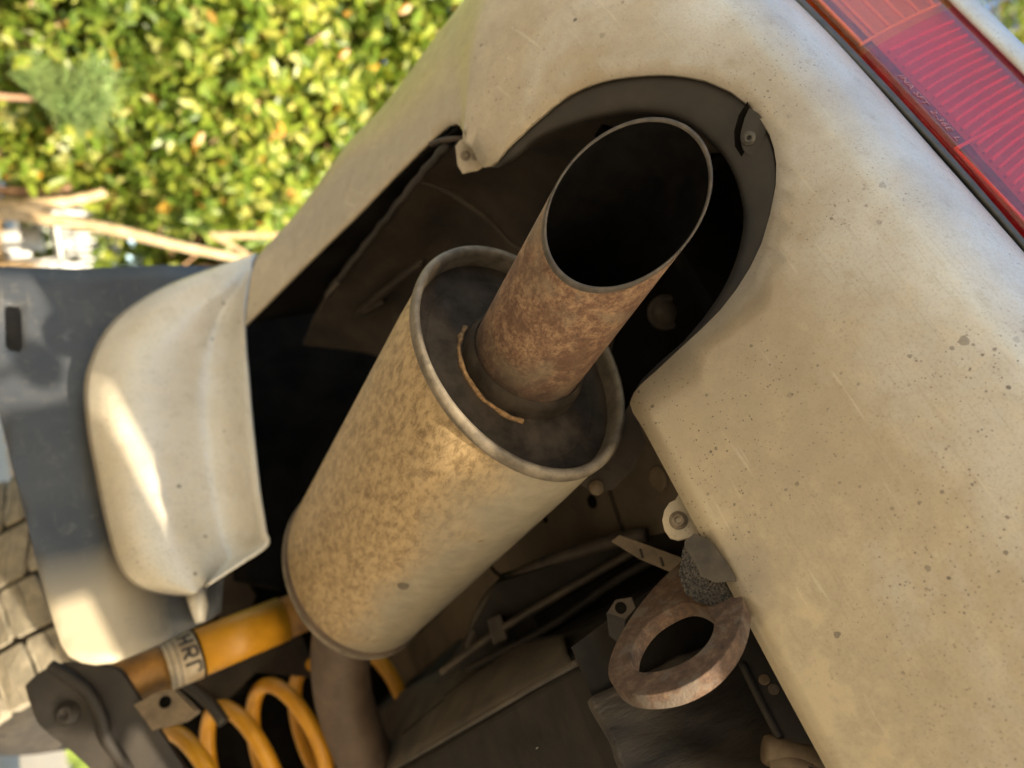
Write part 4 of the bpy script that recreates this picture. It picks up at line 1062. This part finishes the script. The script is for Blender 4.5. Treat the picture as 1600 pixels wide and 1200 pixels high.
tree(dirp(61, 5.3), 'tall yellow green shrub tree nearest the bumper corner, its trunk hidden by leaves',
     [(dirp(61, 5.6, 2.2), (1.1, 1.1, 1.9)), (dirp(62, 5.3, .55), (1.0, .9, .75))], [3800, 1000],
     [([at(-50, 290, 5.0), at(20, 300, 4.9), at(80, 298, 4.85), at(108, 292, 4.8)], .03, .026),
      ([dirp(61, 5.5, 0), dirp(61, 5.6, 1.0), dirp(60, 5.6, 2.2)], .05, .03)], 3, bark='bark_brown')
tree(dirp(50, 8.6), 'taller darker tree filling the gaps behind the shrub trees',
     [(dirp(48, 8.6, 2.6), (2.6, 1.8, 2.7)), (dirp(62, 8.4, 2.9), (2.2, 1.8, 2.9)), (dirp(38, 8.8, 1.7), (1.8, 1.6, 1.7))], [2600, 2200, 1200],
     [([dirp(50, 8.6, 0), dirp(50, 8.7, 1.5), dirp(49, 8.6, 3.2)], .12, .07)], 4, size=.11, bark='bark_brown')
hi = at(1560, -30, 7.0)
tree((hi[0] - .8, hi[1] + .6, 0), 'tall tree whose sunlit top shows beside the tail lamp',
     [((hi[0] - .25, hi[1] - .05, hi[2] + .1), (.85, .9, .8)), ((hi[0] - 1.0, hi[1] + .6, hi[2] - 1.3), (1.1, 1.1, 1.3))], [900, 900],
     [([(hi[0] - .8, hi[1] + .6, 0), (hi[0] - .9, hi[1] + .7, 2.5), (hi[0] - .5, hi[1] + .3, hi[2] - .3)], .16, .06)], 5, size=.09, bark='bark_brown')
t = thing('clipped_hedge', tuple(dirp(50, 10.5)), 'low dense green hedge along the far side of the garden', 'hedge')
for az_ in (30, 44, 58, 70): tube('stem', [dirp(az_, 10.5, 0), dirp(az_, 10.5, .9)], .03, 'bark_brown', t, seg=8)
V, Fc = [], []
for k_, az_ in enumerate((26, 34, 42, 50, 58, 66, 74)):
    v, f_ = leaves(dirp(az_, 10.5, .9), (1.1, 1.1, 1.15), 750, size=.15, seed=90 + k_, shell=.7); n0 = sum(len(x) for x in V); V.append(v); Fc += [[a + n0 for a in q] for q in f_]
mesh('foliage', np.vstack(V), Fc, 'leaf', t, smooth=False)
# pine sapling with long needles in front of the hedge
pn0 = at(60, 150, 3.8)
pine = thing('pine_sapling', (pn0[0], pn0[1], 0), 'young pine with long soft green needles standing before the hedge', 'tree')
tube('trunk', cr([(pn0[0], pn0[1], 0), (pn0[0] + .02, pn0[1], .4), tuple(at(100, 140, 3.8))], 10), np.linspace(.02, .008, 10), 'bark_brown', pine, seg=8)
v_, f_ = [], []
for k_ in range(900):
    s = random.random(); b_ = at(10 + 150 * s, 95 + 60 * math.sin(s * 2.5) + random.uniform(-22, 22), 3.8 + random.uniform(-.12, .12))
    dirn = _n(np.array(at(random.uniform(120, 240), random.uniform(60, 260), 3.8 + random.uniform(-.3, .3))) - b_)
    e_ = b_ + dirn * random.uniform(.14, .26) + np.array([0, 0, -.03]); vv, f3 = tube_data([b_, (b_ + e_) / 2 + np.array([0, 0, .015]), e_], [.0036, .0032, .001], 3, False)
    n0 = len(v_); v_ += list(vv); f_ += [[i + n0 for i in q] for q in f3]
mesh('needles', v_, f_, 'needle', pine)

# white plastic garden chair
cc = at(36, 372, 6.0); ch = thing('plastic_chair', (cc[0], cc[1], 0), 'white plastic garden chair with a slatted back, partly hidden behind trunks', 'chair')
ca_ = math.radians(305)
def cp(x, y, z): return (cc[0] + x * math.cos(ca_) - y * math.sin(ca_), cc[1] + x * math.sin(ca_) + y * math.cos(ca_), z)
prism('seat', [cp(-.24, -.22, .40), cp(.24, -.22, .42), cp(.24, .22, .42), cp(-.24, .22, .40)], (0, 0, .025), 'chair', ch, bevel=.008)
for sx in (-1, 1):
    for sy in (-1, 1): tube('leg', [cp(sx * .25, sy * .24, 0), cp(sx * .22, sy * .21, .41)], [.018, .026], 'chair', ch, seg=10)
    tube('armrest', cr([cp(.22, sx * .25, .42), cp(.24, sx * .27, .62), cp(.05, sx * .27, .66), cp(-.24, sx * .25, .64)], 12), .024, 'chair', ch, seg=10)
    tube('back_frame', cr([cp(-.22, sx * .23, .40), cp(-.28, sx * .23, .65), cp(-.33, sx * .2, .84)], 8), .022, 'chair', ch, seg=10)
tube('back_rail', cr([cp(-.33, -.21, .83), cp(-.35, 0, .88), cp(-.33, .21, .83)], 9), .026, 'chair', ch, seg=10)
for k_ in range(7):
    q = -.16 + k_ * .053
    tube('slat', [cp(-.23, q, .42), cp(-.29, q, .66), cp(-.34, q, .86)], .013, 'chair', ch, seg=6)
# stacked pale pots behind
for k_, (x, y) in enumerate(((70, 372), (48, 392))):
    q = at(x, y, 6.6)
    pot = thing('garden_pot', (q[0], q[1], 0), ['upright white plastic pot beside the chair legs', 'low white plastic pot lying nearer the mud flap'][k_], 'pot', 'pots by the chair')
    hh = .34 - .1 * k_
    lathe('body', (q[0], q[1], 0.0), (0, 0, 1), [(0, .0005), (0, .08), (hh, .115)], 'chair', pot, seg=24)
    lathe('collar', (q[0], q[1], 0.0), (0, 0, 1), [(hh - .03, .118), (hh, .125), (hh, .10)], 'chair', pot, seg=24)
# dry grass on the ground in front of the hedge
v_, f_ = [], []
for k_ in range(9000):
    az = random.uniform(26, 66); d_ = random.uniform(4.6, 9.0); p = dirp(az, d_); h_ = random.uniform(.05, .2) * (2.2 if 36 < az < 41 else .5)
    lean = np.array([random.uniform(-.12, .12), random.uniform(-.12, .12), h_]); w = np.array([random.uniform(-.006, .006), random.uniform(-.006, .006), 0])
    n0 = len(v_); v_ += [p - w, p + w, p + lean]; f_.append([n0, n0 + 1, n0 + 2])
tag(mesh('grass', v_, f_, 'dry_grass', smooth=False), kind='stuff')
# grass far ahead under the car
MAT['lawn'] = simple_mat('lawn_blades', (.13, .20, .03), (.24, .30, .05), 8, .6, 0, 0)
v_, f_ = [], []
for k_ in range(9000):
    p = np.array([random.uniform(-4, 2), random.uniform(5.6, 10), 0]); h_ = random.uniform(.05, .22)
    lean = np.array([random.uniform(-.1, .1), random.uniform(-.1, .1), h_]); w = np.array([random.uniform(.004, .010), 0, 0])
    n0 = len(v_); v_ += [p - w, p + w, p + lean]; f_.append([n0, n0 + 1, n0 + 2])
tag(mesh('long_grass', v_, f_, 'lawn', smooth=False), kind='stuff')
